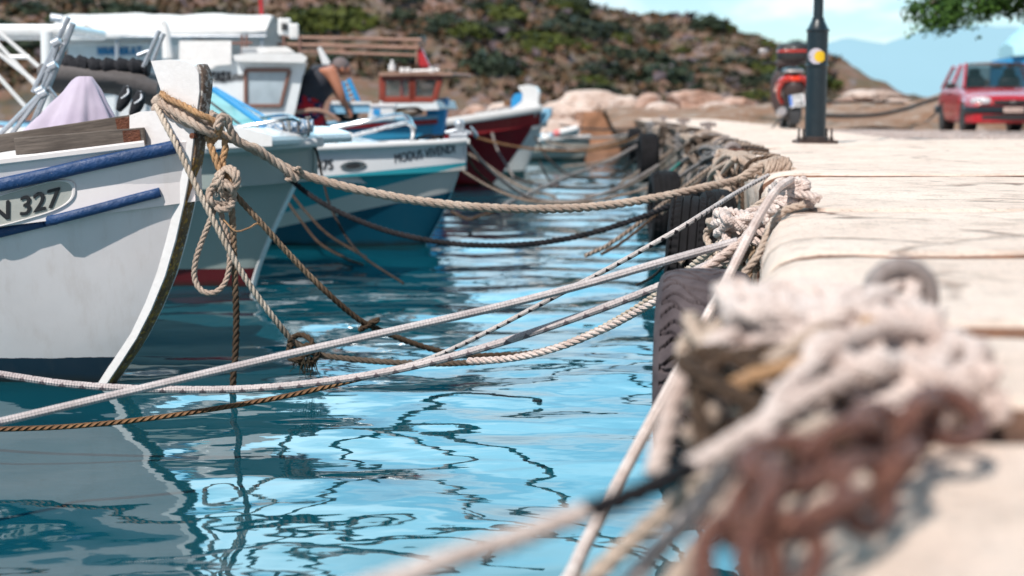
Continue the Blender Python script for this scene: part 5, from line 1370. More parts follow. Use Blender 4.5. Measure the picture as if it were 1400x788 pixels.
# ---------------------------------------------------------------- quay edge gear
def tyre_mat(name, c, c2):
    t = NT(name); cc = t.mix(t.ramp(t.noise(12, 5), .35, .65), c, c2); u = t.n.new('ShaderNodeSeparateXYZ'); t.link(t.tc.outputs['UV'], u.inputs[0])
    cc = t.mix(t.ramp(t.noise(5, 4), .5, .75, 0, .3), cc, tuple(x*2.2 for x in c[:3])+(1,)); t.color(cc); t.set(rough=.85, spec=.2); t.bump(t.noise(70, 4), .3, .003); return t.m
M['tyre'] = tyre_mat('grey_worn_rubber', C(.10, .082, .088), C(.05, .04, .045)); M['tyreblack'] = tyre_mat('black_rubber', C(.007, .007, .008), C(.014, .013, .015))
def tyre(c, R, w, mat, label, kind='sipes', na=120, nx=40, tilt=0, yaw=0):
    """hanging tyre, axle square to the wall; tread and side wall are separate parts"""
    rt = empty('tyre_fender', c, yaw, label, 'tyre', 'tyres hung on the quay wall'); rt.rotation_euler = (0, tilt, yaw)
    rows = []
    for i in range(na):
        a = 2*pi*i/na; row = []
        for j in range(nx+1):
            s = -1+2*j/nx; x = s*w/2*.97; r = R*(1-.045*abs(s)**3.2)
            if kind == 'sipes':
                ph = a*36+1.9*math.cos(s*5.2)+.9*math.sin(s*9+a*2)+s*2.2
                g = math.cos(ph); d = .02*max(0, min(1, (g-.74)/.06))*(1 if abs(s) < .88 else .4)
                d += .012*max(0, min(1, (math.cos(ph*.5+s*6)-.95)/.02))
            else:
                g = math.cos(s*pi*4.5); d = .014*max(0, min(1, (g-.8)/.1))
                if abs(s) > .55: d += .01*max(0, min(1, (math.cos(a*46)-.3)/.3))
            row.append(((x), math.sin(a)*(r-d), math.cos(a)*(r-d)))
        rows.append(row)
    mb = MB(); mb.quadgrid(rows, closed_v=True); mb.build('tread', mat, rt, world=False, angle=180)
    mb = MB()
    for sd in (-1, 1):
        rows = []
        for i in range(64):
            a = 2*pi*i/64; row = []
            for s, rr in ((.97, .955), (1.06, .92), (1.13, .85), (1.14, .77), (1.08, .69), (.98, .63), (.86, .60), (.82, .60), (.86, .64)):
                row.append((sd*s*w/2, math.sin(a)*R*rr, math.cos(a)*R*rr))
            rows.append(row)
        mb.quadgrid(rows, closed_v=True, flip=(sd < 0))
    mb.build('side_wall', mat, rt, world=False, angle=180); return rt
tyre(P(962, 505, 3.95), .285, .23, M['tyre'], 'nearest tyre fender, grey and worn with wavy tread, hung on the quay wall', 'sipes', 620, 110, 0, -.16)
tyre(P(940, 348, 6.5), .27, .17, M['tyreblack'], 'black ribbed tyre fender just beyond the grey worn one', 'ribs', 240, 60, .06, -.14)
tyre(P(980, 335, 7.1), .28, .14, M['tyreblack'], 'black tyre tight against the wall behind the ribbed one', 'ribs', 160, 40)
tyre(P(908, 285, 11.2), .3, .2, M['tyreblack'], 'black tyre low on the wall below the ring bolts', 'ribs', 120, 30)
tyre(P(886, 216, 17), .3, .2, M['tyreblack'], 'black tyre hung beneath the far coils of rope', 'ribs', 100, 24)
tyre(P(868, 200, 24), .3, .2, M['tyreblack'], 'farthest black tyre on the quay wall', 'ribs', 80, 24)
def torus(mb, c, R, r, axis, n=40, k=12, sq=1.):
    axis = Vector(axis).normalized(); u = axis.orthogonal().normalized(); v = axis.cross(u)
    pts = [Vector(c)+u*math.cos(2*pi*i/n)*R+v*math.sin(2*pi*i/n)*R*sq for i in range(n)]; mb.tube(pts, r, k, closed=True)
M['ringiron'] = paint('worn_grey_iron', C(.3, .26, .25), C(.17, .11, .09), .6, 18, .8, .6, metal=.3)
def rings():
    c = P(1001, 212, 9.5); rt = empty('mooring_ring', (c.x, c.y, 0), 0, 'worn iron eye bolt standing on the quay with white rope through it', 'mooring ring')
    mb = MB(); torus(mb, P(1001, 208, 9.5), .048, .021, (-.25, 1, .1)); mb.build('eye', M['ringiron'], rt)
    mb = MB(); torus(mb, P(985, 214, 9.45), .05, .011, (.3, -.35, 1)); mb.build('loose_ring', M['ringiron'], rt)
    mb = MB(); mb.box((c.x+.03, c.y, .012), (.16, .08, .022)); mb.build('base_plate', M['rust'], rt, smooth=False, bevel=.004)
    c = P(1232, 402, 1.98); rt = empty('mooring_ring', (c.x, c.y, 0), 0, 'big rusty mooring ring standing up among the tangled foreground ropes', 'mooring ring')
    mb = MB(); torus(mb, P(1230, 406, 1.95), .043, .0135, (-.1, 1, .05)); mb.build('ring', M['ringiron'], rt)
    mb = MB(); mb.tube([Vector((c.x+.005, c.y, -.03)), P(1262, 425, 1.96)], .012, 10); mb.build('shank', M['rust'], rt)
    # far bollard studs on the edge
    for i, (px, py, Y, lb) in enumerate(((957, 184, 16.2, 'small iron mooring pin on the quay edge beyond the eye bolt'), (918, 176, 20.5, 'second small iron mooring pin farther along the quay edge'), (889, 170, 26, 'farthest small iron mooring pin on the quay edge'))):
        p = onz(px, py, .0); p = Vector((edge(Y)+.16, Y, 0)); rt = empty('mooring_pin', p, 0, lb, 'mooring pin', 'mooring pins along the quay edge')
        mb = MB(); mb.tube([p-Vector((0, 0, .03)), p+Vector((0, 0, .13))], .035, 10); mb.build('post', M['ringiron'], rt)
        mb = MB(); mb.tube([p+Vector((-.09, 0, .1)), p+Vector((.09, 0, .1))], .022, 10); mb.build('crossbar', M['ringiron'], rt)
rings()
def edge_knots():
    c = P(1052, 240, 6.7)
    mb = MB()
    for k in range(3): rope_mb(mb, wind(P(1045+k*9, 232-k*3, 6.72), (1, .1, -.15), .03, .032, 2.2, .02, rot=k), .017)
    rope_mb(mb, PP((1010, 245, 6.7), (1030, 232, 6.72), (1050, 222, 6.75), (1066, 218, 6.9), (1080, 224, 7.0)), .018)
    tag(mb.build('rope_knot', M['r_tan'], angle=180), 'tan knot where the thick hawser meets the quay edge', 'knot')
    mb = MB(); rope_mb(mb, wind(P(1062, 222, 6.9), (1, 0, .2), .028, .03, 2.5, .012), .012, per=7)
    tag(mb.build('rope_knot', M['r_yellow'], angle=180), 'small yellow lashing beside the tan knot on the quay edge', 'lashing') if False else None
    line('lashing', wind(P(1066, 226, 6.85), (1, .2, -.1), .024, .026, 2.5, .01), .008, M['r_yellow'], 'small bright yellow lashing beside the tan knot on the quay edge')
    laid('rope', PP((1086, 232, 6.8), (1060, 226, 6.95), (1040, 226, 7.1), (1030, 240, 6.9), (1044, 250, 6.6), (1040, 300, 6.4), (1030, 350, 6.2)), .012, M['r_tan'], 'tan rope dropping over the quay edge from the knot')
    # bunch on the edge at y = 4: loops over the corner and dangling ends
    heap('rope_knot', P(1082, 262, 4.35), .05, .08, .035, 22, 3, .0155, M['r_white'], 'sunbleached knot on the quay corner where the taut rope ends', fz if False else 'knot', m=2)
    heap('rope_heap', P(1020, 312, 4.6), .09, .16, .05, 34, 12, .016, M['r_white'], 'tangled white ropes hanging over the quay corner above the nearest tyre', m=2)
    heap('rope_heap', P(1000, 330, 4.75), .07, .15, .08, 24, 27, .014, M['r_tan'], 'tangled tan ropes under the white ones above the nearest tyre')
    for i, (q, mt, lb) in enumerate([
        ([(1060, 285, 4.2), (1040, 300, 4.3), (1015, 330, 4.3), (985, 352, 4.25), (960, 372, 4.2), (938, 386, 4.1), (950, 400, 3.95)], 'r_white', 'white rope over the top of the nearest tyre'),
        ([(1030, 300, 4.6), (1005, 330, 4.7), (960, 372, 4.9), (925, 404, 5.1), (905, 425, 5.3)], 'r_tan', 'tan rope falling behind the nearest tyre'),
        ([(1066, 262, 5.), (1030, 285, 5.), (1000, 310, 5.2), (975, 345, 5.4), (955, 380, 5.6), (940, 410, 5.7)], 'r_tan', 'tan rope slanting down the wall between the two near tyres'),
        ([(1045, 300, 4.5), (1030, 340, 4.5), (1024, 380, 4.5), (1020, 430, 4.4)], 'r_brown', 'brown rope end hanging flat on the wall right of the nearest tyre'),
        ([(990, 270, 6.6), (970, 300, 6.5), (955, 330, 6.3), (930, 360, 6.2)], 'r_far', 'light rope hanging across the black ribbed tyre'),
        ([(1100, 280, 4.1), (1070, 290, 4.1), (1050, 320, 4.05), (1036, 350, 4.), (1012, 380, 4.)], 'r_tan', 'tan rope curling over the rounded quay corner'),
        ([(1120, 272, 4.2), (1100, 266, 4.25), (1075, 268, 4.3), (1052, 284, 4.3), (1046, 302, 4.2)], 'r_white', 'white rope lying on the concrete behind the corner knot')]):
        laid('rope', [Vector(p) for p in PP(*q)], (.016, .015, .014, .01, .013, .012, .014)[i], M[mt], lb, per=7, sides=5)
    # far tangle all along the edge: each heap its own
    rr = random.Random(8)
    for i, Y in enumerate([8.2, 10.6, 11.8, 13.2, 14.6, 16.4, 18.2, 20.4, 22.6, 25, 27.8, 30.5]):
        x = edge(Y); mt = ['r_tan', 'r_fargrey', 'r_far', 'r_thin_brown'][i % 4]
        heap('rope_heap', Vector((x-.04, Y, -.1-.02*(i % 3))), .1, .35+.02*Y, .13, 30, 40+i, .017 if Y < 12 else .021, M[mt], 'weathered rope heaped over the quay edge, heap number %s counted from the eye bolt' % ['one', 'two', 'three', 'four', 'five', 'six', 'seven', 'eight', 'nine', 'ten', 'eleven', 'twelve'][i], m=2, group='heaps of rope over the quay edge')
    for i in range(34):
        Y = 7.6+i*.62+rr.uniform(-.2, .2); x = edge(Y)
        dz = rr.uniform(.35, .8); dy = rr.uniform(-.8, .6)
        q = [Vector((x+.22, Y+rr.uniform(-.2, .2), .015)), Vector((x+.05, Y, .03)), Vector((x-.03, Y, -.06)), Vector((x-.05-rr.uniform(0, .12), Y+dy*.4, -dz*.5)), Vector((x-.04-rr.uniform(0, .3), Y+dy, -dz))]
        if rr.random() < .4: q += [Vector((x-.05, Y+dy*1.5, -dz*.6)), Vector((x-.02, Y+dy*1.8, -.02))]
        line('mooring_line', q, rr.choice((.011, .014, .017)), M[rr.choice(('r_far', 'r_tan', 'r_fargrey', 'r_thin_brown', 'r_fardark', 'r_far'))], 'old rope end dangling over the quay wall beyond the eye bolt', 'rope', n=7, group='dangling rope ends on the quay wall', step=.03)
edge_knots()
# ---------------------------------------------------------------- foreground tangle
def foreground():
    heap('rope_heap', P(1120, 470, 1.75), .12, .12, .055, 36, 61, .0165, M['r_white'], 'large tangle of sunbleached rope in the foreground, left of the rusty ring', m=3)
    heap('rope_heap', P(1215, 520, 1.55), .1, .1, .035, 26, 66, .0165, M['r_white'], 'pale rope tangle in the foreground right below the rusty ring', m=2)
    heap('rope_heap', P(1010, 500, 1.85), .07, .1, .06, 22, 71, .012, M['r_tan'], 'tan rope tangle at the left end of the foreground bundle', m=2)
    heap('rope_heap', P(1090, 560, 1.5), .13, .1, .05, 30, 91, .012, M['r_thin_brown'], 'dirty brown rope under the pale foreground tangle, above the chains', m=1)
    Q = [
     ('r_white', .0105, [(-300, 1000, .95), (200, 890, 1.03), (520, 800, 1.12), (600, 770, 1.15), (700, 738, 1.2), (800, 700, 1.24)], 'blurred pale rope crossing the bottom edge of the foreground'),
     ('r_black', .0105, [(800, 700, 1.24), (850, 683, 1.26), (900, 662, 1.28), (945, 640, 1.31)], 'black taped section of the foreground rope'),
     ('r_white', .012, [(945, 640, 1.31), (1000, 608, 1.34), (1060, 570, 1.38), (1120, 535, 1.42), (1180, 510, 1.46), (1250, 505, 1.5)], 'pale rope leading from the black section up into the tangle'),
     ('r_white', .013, [(895, 650, 1.5), (910, 590, 1.55), (930, 530, 1.6), (980, 470, 1.65), (1050, 440, 1.7), (1120, 425, 1.8), (1200, 405, 1.92), (1236, 385, 1.96), (1250, 400, 1.93), (1232, 430, 1.9)], 'thick pale rope curving along the top of the foreground tangle into the ring'),
     ('r_tan', .012, [(800, 800, 1.6), (860, 742, 1.6), (920, 690, 1.58), (980, 630, 1.55), (1040, 560, 1.55)], 'tan rope descending to the bottom centre, left of three'),
     ('r_white', .011, [(850, 810, 1.3), (900, 750, 1.32), (950, 700, 1.34), (1000, 640, 1.36), (1050, 590, 1.4)], 'white rope descending to the bottom centre, middle of three'),
     ('r_tan', .012, [(905, 820, 1.2), (950, 760, 1.22), (1000, 690, 1.26), (1060, 620, 1.3), (1130, 580, 1.36)], 'tan rope descending to the bottom centre, right of three'),
     ('r_white', .013, [(1040, 600, 1.35), (1080, 530, 1.42), (1150, 470, 1.5), (1240, 450, 1.6), (1310, 480, 1.6), (1330, 520, 1.55)], 'broad pale rope arching over the middle of the foreground tangle'),
     ('r_orange', .010, [(960, 560, 1.5), (1020, 520, 1.5), (1090, 500, 1.52), (1160, 470, 1.58), (1190, 440, 1.65)], 'orange-tinted rope inside the foreground tangle'),
     ('r_tan', .012, [(940, 600, 1.45), (1000, 540, 1.5), (1080, 480, 1.58), (1150, 440, 1.68), (1180, 420, 1.8)], 'tan rope running parallel along the foreground tangle'),
    ]
    for mt, R, q, lb in Q: laid('rope', PP(*q), R, M[mt], lb, per=8, sides=6)
    # chains
    def chain(path, wire, llen, label, lid):
        c = cr(path, llen*.78); rt = empty('chain', c[0], 0, label, 'chain'); fr = frames(c)
        for i in range(len(c)-1):
            m_ = (c[i]+c[i+1])/2; t = (c[i+1]-c[i]).normalized(); n_ = fr[i][0]; b_ = t.cross(n_)
            tw = (pi/2 if i % 2 else 0)+.35*math.sin(i*2.1+lid); s = n_*math.cos(tw)+b_*math.sin(tw)
            pts = []
            for k in range(24):
                a = 2*pi*k/24; e = math.cos(a); pts.append(m_+t*(llen*.5*(abs(e)**.8)*(1 if e > 0 else -1))+s*math.sin(a)*llen*.36)
            mb = MB(); mb.tube(pts, wire, 10, closed=True); mb.build('link', M['chain'], rt, angle=180)
    chain(PP((1320, 560, 1.35), (1285, 575, 1.32), (1250, 588, 1.28), (1210, 600, 1.22), (1150, 615, 1.18), (1090, 625, 1.15), (1040, 650, 1.12), (1020, 700, 1.08), (1010, 770, 1.05), (1005, 830, 1.02)), .0095, .08, 'heavy brown rusty chain hanging across the foreground, uppermost of two', 0)
    chain(PP((1235, 640, 1.2), (1200, 665, 1.14), (1160, 690, 1.1), (1110, 705, 1.08), (1070, 740, 1.05), (1050, 800, 1.02)), .009, .072, 'heavy brown rusty chain in the foreground, lower of two beside the concrete block', 2)
foreground()
# ---------------------------------------------------------------- lamp post
def lamp():
    p = onz(1114, 197, 0); Y = p.y; rt = empty('lamp_post', (p.x, p.y, 0), 0, 'dark blue-black lamp post with a round white and yellow sticker, standing on the quay', 'lamp post')
    px = lambda v: v*Y/F
    def rev(name, prof, mat, n=40, ang=35):
        rows = [[Vector((p.x+r*math.cos(2*pi*k/n), p.y+r*math.sin(2*pi*k/n), z)) for k in range(n)] for r, z in prof]; mb = MB(); mb.quadgrid(rows, closed_u=True); mb.poly(rows[0], flip=True); mb.poly(rows[-1]); return mb.build(name, mat, rt, angle=ang)
    zt = lambda py: P(1114, py, Y).z
    rev('post', [(px(14), .02), (px(14), zt(44))], M['lamp'])
    rev('band', [(px(14.3), zt(92)), (px(15.6), zt(91)), (px(15.6), zt(89)), (px(14.3), zt(88))], M['lamp'])
    rev('collar', [(px(14), zt(44)), (px(15.5), zt(43)), (px(15.5), zt(41)), (px(13.8), zt(39)), (px(8.5), zt(28)), (px(8.2), zt(26)), (px(8.2), zt(24.5)), (px(6.9), zt(24))], M['lamp'])
    rev('upper_pole', [(px(6.6), zt(24)), (px(5.6), 3.6)], M['lamp'])
    rev('lantern', [(.05, 3.6), (.12, 3.65), (.2, 4.0), (.24, 4.02), (.24, 4.05), (.06, 4.22), (.02, 4.3)], M['lamp'])
    mb = MB(); mb.box((p.x, p.y, .016), (px(54), .26, .03)); mb.build('base_plate', M['darkiron'], rt, smooth=False, bevel=.006)
    rev('foot_ring', [(px(17), .03), (px(17), .045), (px(14.2), .06)], M['darkiron'])
    for dx, dy in ((-1, -1), (1, -1), (-1, 1), (1, 1)):
        mb = MB(); q = Vector((p.x+dx*px(19), p.y+dy*.09, 0)); mb.tube([q+Vector((0, 0, .03)), q+Vector((0, 0, .125))], .009, 8); mb.tube([q+Vector((0, 0, .031)), q+Vector((0, 0, .052))], .017, 6); mb.build('anchor_bolt', M['darkiron'], rt)
    # sticker wrapped on the post
    bv = bvh_of([c for c in children(rt) if c.name.startswith('post')])
    for nm, cx, cy, rad, mt, off in (('round_sticker', 1116, 77, 11, flat('sticker_white', C(.5, .46, .52)), .002), ('yellow_sticker', 1121, 77.5, 7.8, flat('sticker_yellow', C(.7, .45, .01)), .004)):
        rows = []
        for k in (1, .66, .33, .02):
            row = []
            for a in range(24):
                h = hit(bv, min(1127.6, cx+rad*k*math.cos(2*pi*a/24)), cy+rad*k*math.sin(2*pi*a/24), off); row.append(h if h else P(cx, cy, Y-.1))
            rows.append(row)
        mb = MB(); mb.quadgrid(rows, closed_u=True, flip=True); mb.build(nm, mt, rt)
lamp()
# ---------------------------------------------------------------- scooter
def ell(c, rx, ry, rz, n=14, m=10, squ=1.):
    f = lambda v: (abs(v)**squ)*(1 if v >= 0 else -1)
    return [[Vector(c)+Vector((rx*f(math.sin(pi*i/m))*f(math.cos(2*pi*k/n)), ry*f(math.sin(pi*i/m))*f(math.sin(2*pi*k/n)), rz*f(math.cos(pi*i/m)))) for k in range(n)] for i in range(m+1)]
def blob(rt, name, c, rx, ry, rz, mat, squ=1., rot=None, n=20, m=14):
    rows = ell((0, 0, 0), rx, ry, rz, n, m, squ)
    rot = rot or Matrix.Identity(3); rows = [[Vector(c)+rot @ q for q in r] for r in rows]
    mb = MB(); mb.quadgrid(rows, closed_u=True, flip=True); return mb.build(name, mat, rt, world=False, angle=180)
M['carred'] = paint('faded_red_car_paint', C(.42, .012, .022), C(.3, .03, .04), .3, 1.5, .3, .02, coat=.5)
M['scooterred'] = paint('glossy_red_plastic', C(.5, .03, .02), C(.3, .02, .02), .25, 3, .2, .02, coat=.6)
M['silver'] = paint('silver_plastic', C(.45, .42, .42), C(.25, .23, .22), .35, 5, .3, .05, metal=.5)
M['plate'] = flat('number_plate_white', C(.72, .74, .76)); M['plateblue'] = flat('number_plate_blue', C(.02, .16, .6))
M['rubber'] = paint('dark_rubber', C(.02, .02, .02), C(.05, .045, .04), .85, 10, .5, .3)
M['scooterdark'] = paint('dark_brown_plastic', C(.06, .04, .04), C(.03, .025, .025), .4, 5, .4, .1)
def scooter():
    Y = 19.5; s = Y/F; g = gz(Y); c = P(1083, HOR, Y); rt = empty('scooter', (c.x, Y, g), math.radians(-6), 'red and black scooter with top box and number plate, parked beside the lamp post', 'scooter')
    X = lambda px: (px-1083)*s
    Z = lambda py: P(1083, py, Y).z-g
    # local: rear wheel at y = 0, front ahead at +y
    def wheel(y, R, w, nm='wheel'):
        o = bpy.data.objects.new(nm, None); 
        mb = MB(); rows = []
        for i in range(40):
            a = 2*pi*i/40; rows.append([(x*w/2, y+math.sin(a)*R*r, R+math.cos(a)*R*r) for x, r in ((-.7, .62), (-1, .75), (-.95, .88), (-.55, .97), (0, 1), (.55, .97), (.95, .88), (1, .75), (.7, .62))])
        mb.quadgrid(rows, closed_v=True); t = mb.build('wheel', M['rubber'], rt, world=False, angle=180)
        mb = MB(); mb.tube([(-w*.35, y, R), (w*.35, y, R)], R*.62, 24); mb.build('rim', M['silver'], t, world=False); bpy.data.objects.remove(o)
    wheel(0, .24, .11); wheel(1.28, .24, .1)
    blob(rt, 'rear_body', (0, .1, .66), .17, .42, .17, M['scooterdark'], .8)
    for sd in (-1, 1):
        mb = MB(); mb.tube(cr([(sd*.17, .5, .62), (sd*.19, .1, .66), (sd*.16, -.22, .74), (sd*.05, -.3, .77)], .03), .045, 10); mb.tube(cr([(sd*.19, .05, .62), (sd*.19, -.08, .5), (sd*.13, -.06, .4)], .03), .035, 10) if False else None
        mb.build('side_panel', M['scooterred'], rt, world=False)
        mb = MB(); mb.tube(cr([(sd*.12, -.24, .75), (sd*.185, -.2, .66), (sd*.19, -.12, .54), (sd*.14, -.05, .44)], .03), .03, 10); mb.build('side_trim', M['scooterred'], rt, world=False)
    blob(rt, 'under_tail', (0, -.08, .6), .14, .14, .15, M['black'], .7)
    blob(rt, 'tail_light', (0, -.3, .76), .1, .03, .035, flat('tail_light_red', C(.75, .05, .02), .2), .8)
    blob(rt, 'reflector', (.02, -.23, .645), .035, .012, .016, flat('reflector_red', C(.6, .02, .02), .2), .6)
    blob(rt, 'seat', (0, .22, .86), .15, .42, .07, M['black'], .8)
    blob(rt, 'grab_rail', (0, -.16, .86), .14, .1, .03, M['silver'], .7)
    # plate, tilted like the photograph
    mb = MB(); mb.box((.04, -.27, .47), (.205, .008, .165), rot=Matrix.Rotation(math.radians(-8), 3, 'Y')); pl = mb.build('number_plate', M['plate'], rt, world=False, smooth=False)
    R8 = Matrix.Rotation(math.radians(-8), 3, 'Y')
    mb = MB(); mb.box(Vector((.04, -.2765, .47))+R8 @ Vector((-.082, 0, .01)), (.036, .004, .14), rot=R8); mb.build('blue_strip', M['plateblue'], pl, world=False, smooth=False)
    for tx, ox, oz, wd in (('IYK', -.045, .008, .125), ('548', -.04, -.07, .12)):
        o = Vector((.04, -.2795, .47))+R8 @ Vector((ox, 0, oz)); flat_text(tx, o, R8 @ Vector((wd, 0, 0)), R8 @ Vector((0, 0, .06)), M['text'], pl, 'plate_lettering', world=False)
    # top box
    blob(rt, 'top_box', (-.02, -.12, 1.09), .215, .2, .12, M['black'], .55)
    blob(rt, 'top_box_lid', (-.02, -.12, 1.165), .2, .19, .075, M['black'], .6)
    blob(rt, 'red_reflector_band', (-.02, -.125, 1.125), .217, .203, .028, M['scooterred'], .55)
    blob(rt, 'lid_badge', (-.02, -.325, 1.165), .03, .006, .012, M['silver'], .8)
    # exhaust, engine, stand, mudflap
    mb = MB(); mb.tube(cr([(-.15, -.2, .33), (-.15, .05, .3), (-.13, .3, .28)], .03), .06, 14, rfun=lambda t: 1 if t < .8 else .8); mb.build('exhaust', M['silver'], rt, world=False)
    blob(rt, 'engine', (.02, .14, .3), .12, .2, .1, M['black'], .6)
    mb = MB(); mb.sweepbox([Vector((.02, -.2, .42)), Vector((.02, -.25, .28)), Vector((.02, -.25, .16))], .13, .012, side=Vector((1, 0, 0))); mb.build('mud_flap', M['black'], rt, world=False)
    mb = MB(); mb.tube([(-.1, .35, .26), (-.3, .3, .02)], .012, 8); mb.tube([(-.3, .3, .02), (-.36, .28, .015)], .018, 8); mb.build('side_stand', M['black'], rt, world=False)
    blob(rt, 'leg_shield', (0, 1.02, .62), .22, .07, .36, M['scooterdark'], .8); blob(rt, 'floor_board', (0, .68, .3), .17, .32, .05, M['black'], .6)
    blob(rt, 'front_mudguard', (0, 1.28, .38), .09, .24, .12, M['scooterred'], .9)
    mb = MB(); mb.tube([(0, 1.28, .24), (0, 1.0, .98)], .03, 10); mb.build('fork', M['silver'], rt, world=False)
    blob(rt, 'handlebar_cover', (0, .96, 1.0), .17, .1, .07, M['scooterdark'], .8)
    for sd in (-1, 1):
        mb = MB(); mb.tube([(sd*.12, .96, 1.0), (sd*.36, .88, 1.0)], .018, 10); mb.build('handle_grip', M['black'], rt, world=False)
        mb = MB(); mb.tube([(sd*.24, .93, 1.02), (sd*.31, .93, 1.13)], .008, 6); mt = mb.build('mirror_stem', M['black'], rt, world=False)
        blob(mt, 'mirror', (sd*.34, .93, 1.17), .065, .02, .04, M['silver'] if sd < 0 else M['cyanblue'], .8)
scooter()
# ---------------------------------------------------------------- car
def car():
    Y = 30.2; g = gz(Y)+.01; c = P(1357, HOR, 28.6); rt = empty('parked_car', (c.x, 28.6, g), math.radians(0), 'faded red hatchback parked on dusty ground, seen from the front', 'car')
    rt.rotation_euler = (0, 0, math.radians(180+9.5))      # local +y is the car's forward; turned to face the camera
    rt.rotation_euler.z = math.radians(180-7.5)
    # body sections along y: (y, half width at belt, z bottom, z shoulder)
    W = .80
    secs = [(1.86, .60, .34, .50), (1.80, .70, .26, .60), (1.66, .76, .22, .68), (1.40, .79, .20, .74), (1.0, .80, .19, .80), (.72, .81, .19, .845), (.2, .82, .19, .87), (-.5, .82, .19, .88), (-1.2, .81, .20, .88), (-1.6, .79, .22, .87), (-1.80, .74, .26, .84), (-1.86, .66, .34, .76)]
    def sec(y, w, zb, zs):
        q = [(-w*.86, zb), (-w*.97, zb+.05), (-w, zb+.2), (-w*1.01, (zb+zs)/2), (-w*.99, zs-.14), (-w*.95, zs-.04), (-w*.84, zs), (-w*.45, zs+.028), (0, zs+.036)]
        q = q+[(-a, b) for a, b in q[-2::-1]]; return [Vector((a, y, b)) for a, b in q]
    yy = [];
    import bisect
    N = 60; tab = sorted(secs); rows = []
    for i in range(N+1):
        y = tab[0][0]+(tab[-1][0]-tab[0][0])*(.5-.5*math.cos(pi*i/N))
        f = lambda k: lerp_tab([(t[0], t[k]) for t in tab], y); row = sec(y, f(1), f(2), f(3))
        for wy in (1.22, -1.18):     # wheel arches cut up into the lower body
            for p_ in row:
                if abs(p_.x) > .6:
                    d = math.hypot(p_.y-wy, p_.z-.27)
                    if d < .34 and p_.z < .6:
                        p_.z = .27+math.sqrt(max(0, .34**2-(p_.y-wy)**2))
        rows.append(row)
    mb = MB(); mb.quadgrid(rows, flip=False); mb.poly(rows[0], flip=False); mb.poly(rows[-1], flip=True)
    mb.build('body', M['carred'], rt, world=False, angle=30)
    mb = MB(); mb.box((0, 0, .3), (1.3, 3.3, .24)); mb.build('underbody', M['black'], rt, world=False, smooth=False)
    # greenhouse
    G = {'a': (.80, .87), 'r': 1.375}
    bl = [(-.72, .84, .865), (.72, .84, .865)]; rf = (.56, .05, 1.36); rb = (.56, -1.35, 1.33); bb = (.70, -1.74, .87)
    A, B_, Cc, D_ = Vector((.72, .86, .86)), Vector((.57, .12, 1.335)), Vector((.56, -1.32, 1.32)), Vector((.70, -1.74, .88))
    mir = lambda v: Vector((-v.x, v.y, v.z))
    # roof
    rows = []
    for t in [i/10 for i in range(11)]:
        e = B_.lerp(Cc, t); z = .02+.03*math.sin(pi*t); rows.append([Vector((-e.x-.015, e.y, e.z-.03)), Vector((-e.x, e.y, e.z))]+[Vector((e.x*k, e.y, e.z+z*(1-k*k)+.012)) for k in (-.85, -.4, 0, .4, .85)]+[Vector((e.x, e.y, e.z)), Vector((e.x+.015, e.y, e.z-.03))])
    mb = MB(); mb.quadgrid(rows, flip=True); mb.build('roof', M['carred'], rt, world=False, angle=50)
    # pillars
    for a, b, wd in ((A, B_, .055), (D_, Cc, .075), (Vector((.76, -.32, .87)), Vector((.575, -.38, 1.34)), .05)):
        for f in (lambda v: v, mir):
            mb = MB(); mb.sweepbox([f(a), f(b)], wd, .05); mb.build('pillar', M['carred'], rt, world=False, smooth=False, bevel=.01)
    for f, nm in ((lambda v: v, 'side_glass'), (mir, 'side_glass')):
        mb = MB(); mb.poly([f(A)+Vector((0, -.05, .01)), f(B_)+Vector((0, -.02, -.01)), f(Cc), f(D_)]); mb.build(nm, M['sideglass'], rt, world=False, smooth=False)
    mb = MB(); mb.quadgrid([[Vector((A.x*k, A.y+.05*(1-k*k), A.z)) for k in (-1, -.5, 0, .5, 1)], [Vector((B_.x*k, B_.y+.03*(1-k*k), B_.z)) for k in (-1, -.5, 0, .5, 1)]]); mb.build('windscreen', M['darkglass'], rt, world=False)
    mb = MB(); mb.poly([mir(D_), D_, Cc, mir(Cc)]); mb.build('rear_glass', M['darkglass'], rt, world=False, smooth=False)
    for sx in (-.34, .34):
        blob(rt, 'seat', (sx, -.2, .85), .22, .1, .3, M['black'], .7); blob(rt, 'head_rest', (sx, -.22, 1.18), .12, .05, .08, M['black'], .7)
    mb = MB(); torus(mb, (.34, .38, .88), .18, .016, (0, 1, .4)); mb.build('steering_wheel', M['black'], rt, world=False)
    mb = MB(); mb.box((0, .5, .8), (1.3, .3, .1)); mb.build('dashboard', M['black'], rt, world=False, smooth=False)
    mb = MB(); mb.box((0, .22, 1.27), (.2, .02, .06)); mb.build('rear_view_mirror', M['black'], rt, world=False, smooth=False)
    # wheels
    for x, y in ((.72, 1.22), (-.72, 1.22), (.72, -1.18), (-.72, -1.18)):
        R = .275; mb = MB(); rows = []
        for i in range(40):
            a = 2*pi*i/40; rows.append([(x+q*.085, y+math.sin(a)*R*r, R+math.cos(a)*R*r) for q, r in ((-.8, .6), (-1, .75), (-1, .92), (-.7, 1), (0, 1.0), (.7, 1), (1, .92), (1, .75), (.8, .6))])
        mb.quadgrid(rows, closed_v=True); w_ = mb.build('wheel', M['rubber'], rt, world=False, angle=180)
        mb = MB(); s_ = 1 if x > 0 else -1; mb.tube([(x-.06*s_, y, R), (x+.05*s_, y, R)], R*.61, 24)
        mb.build('rim', M['silver'], w_, world=False)
        mb = MB(); mb.tube([(x+.05*s_, y, R), (x+.07*s_, y, R)], R*.2, 12); mb.build('hub_cap', M['black'], w_, world=False)
        mb = MB()
        mb.tube([(x-.16*s_, y, R+.03), (x+.075*s_, y, R+.03)], .315, 28); mb.build('wheel_arch', M['black'], rt, world=False)
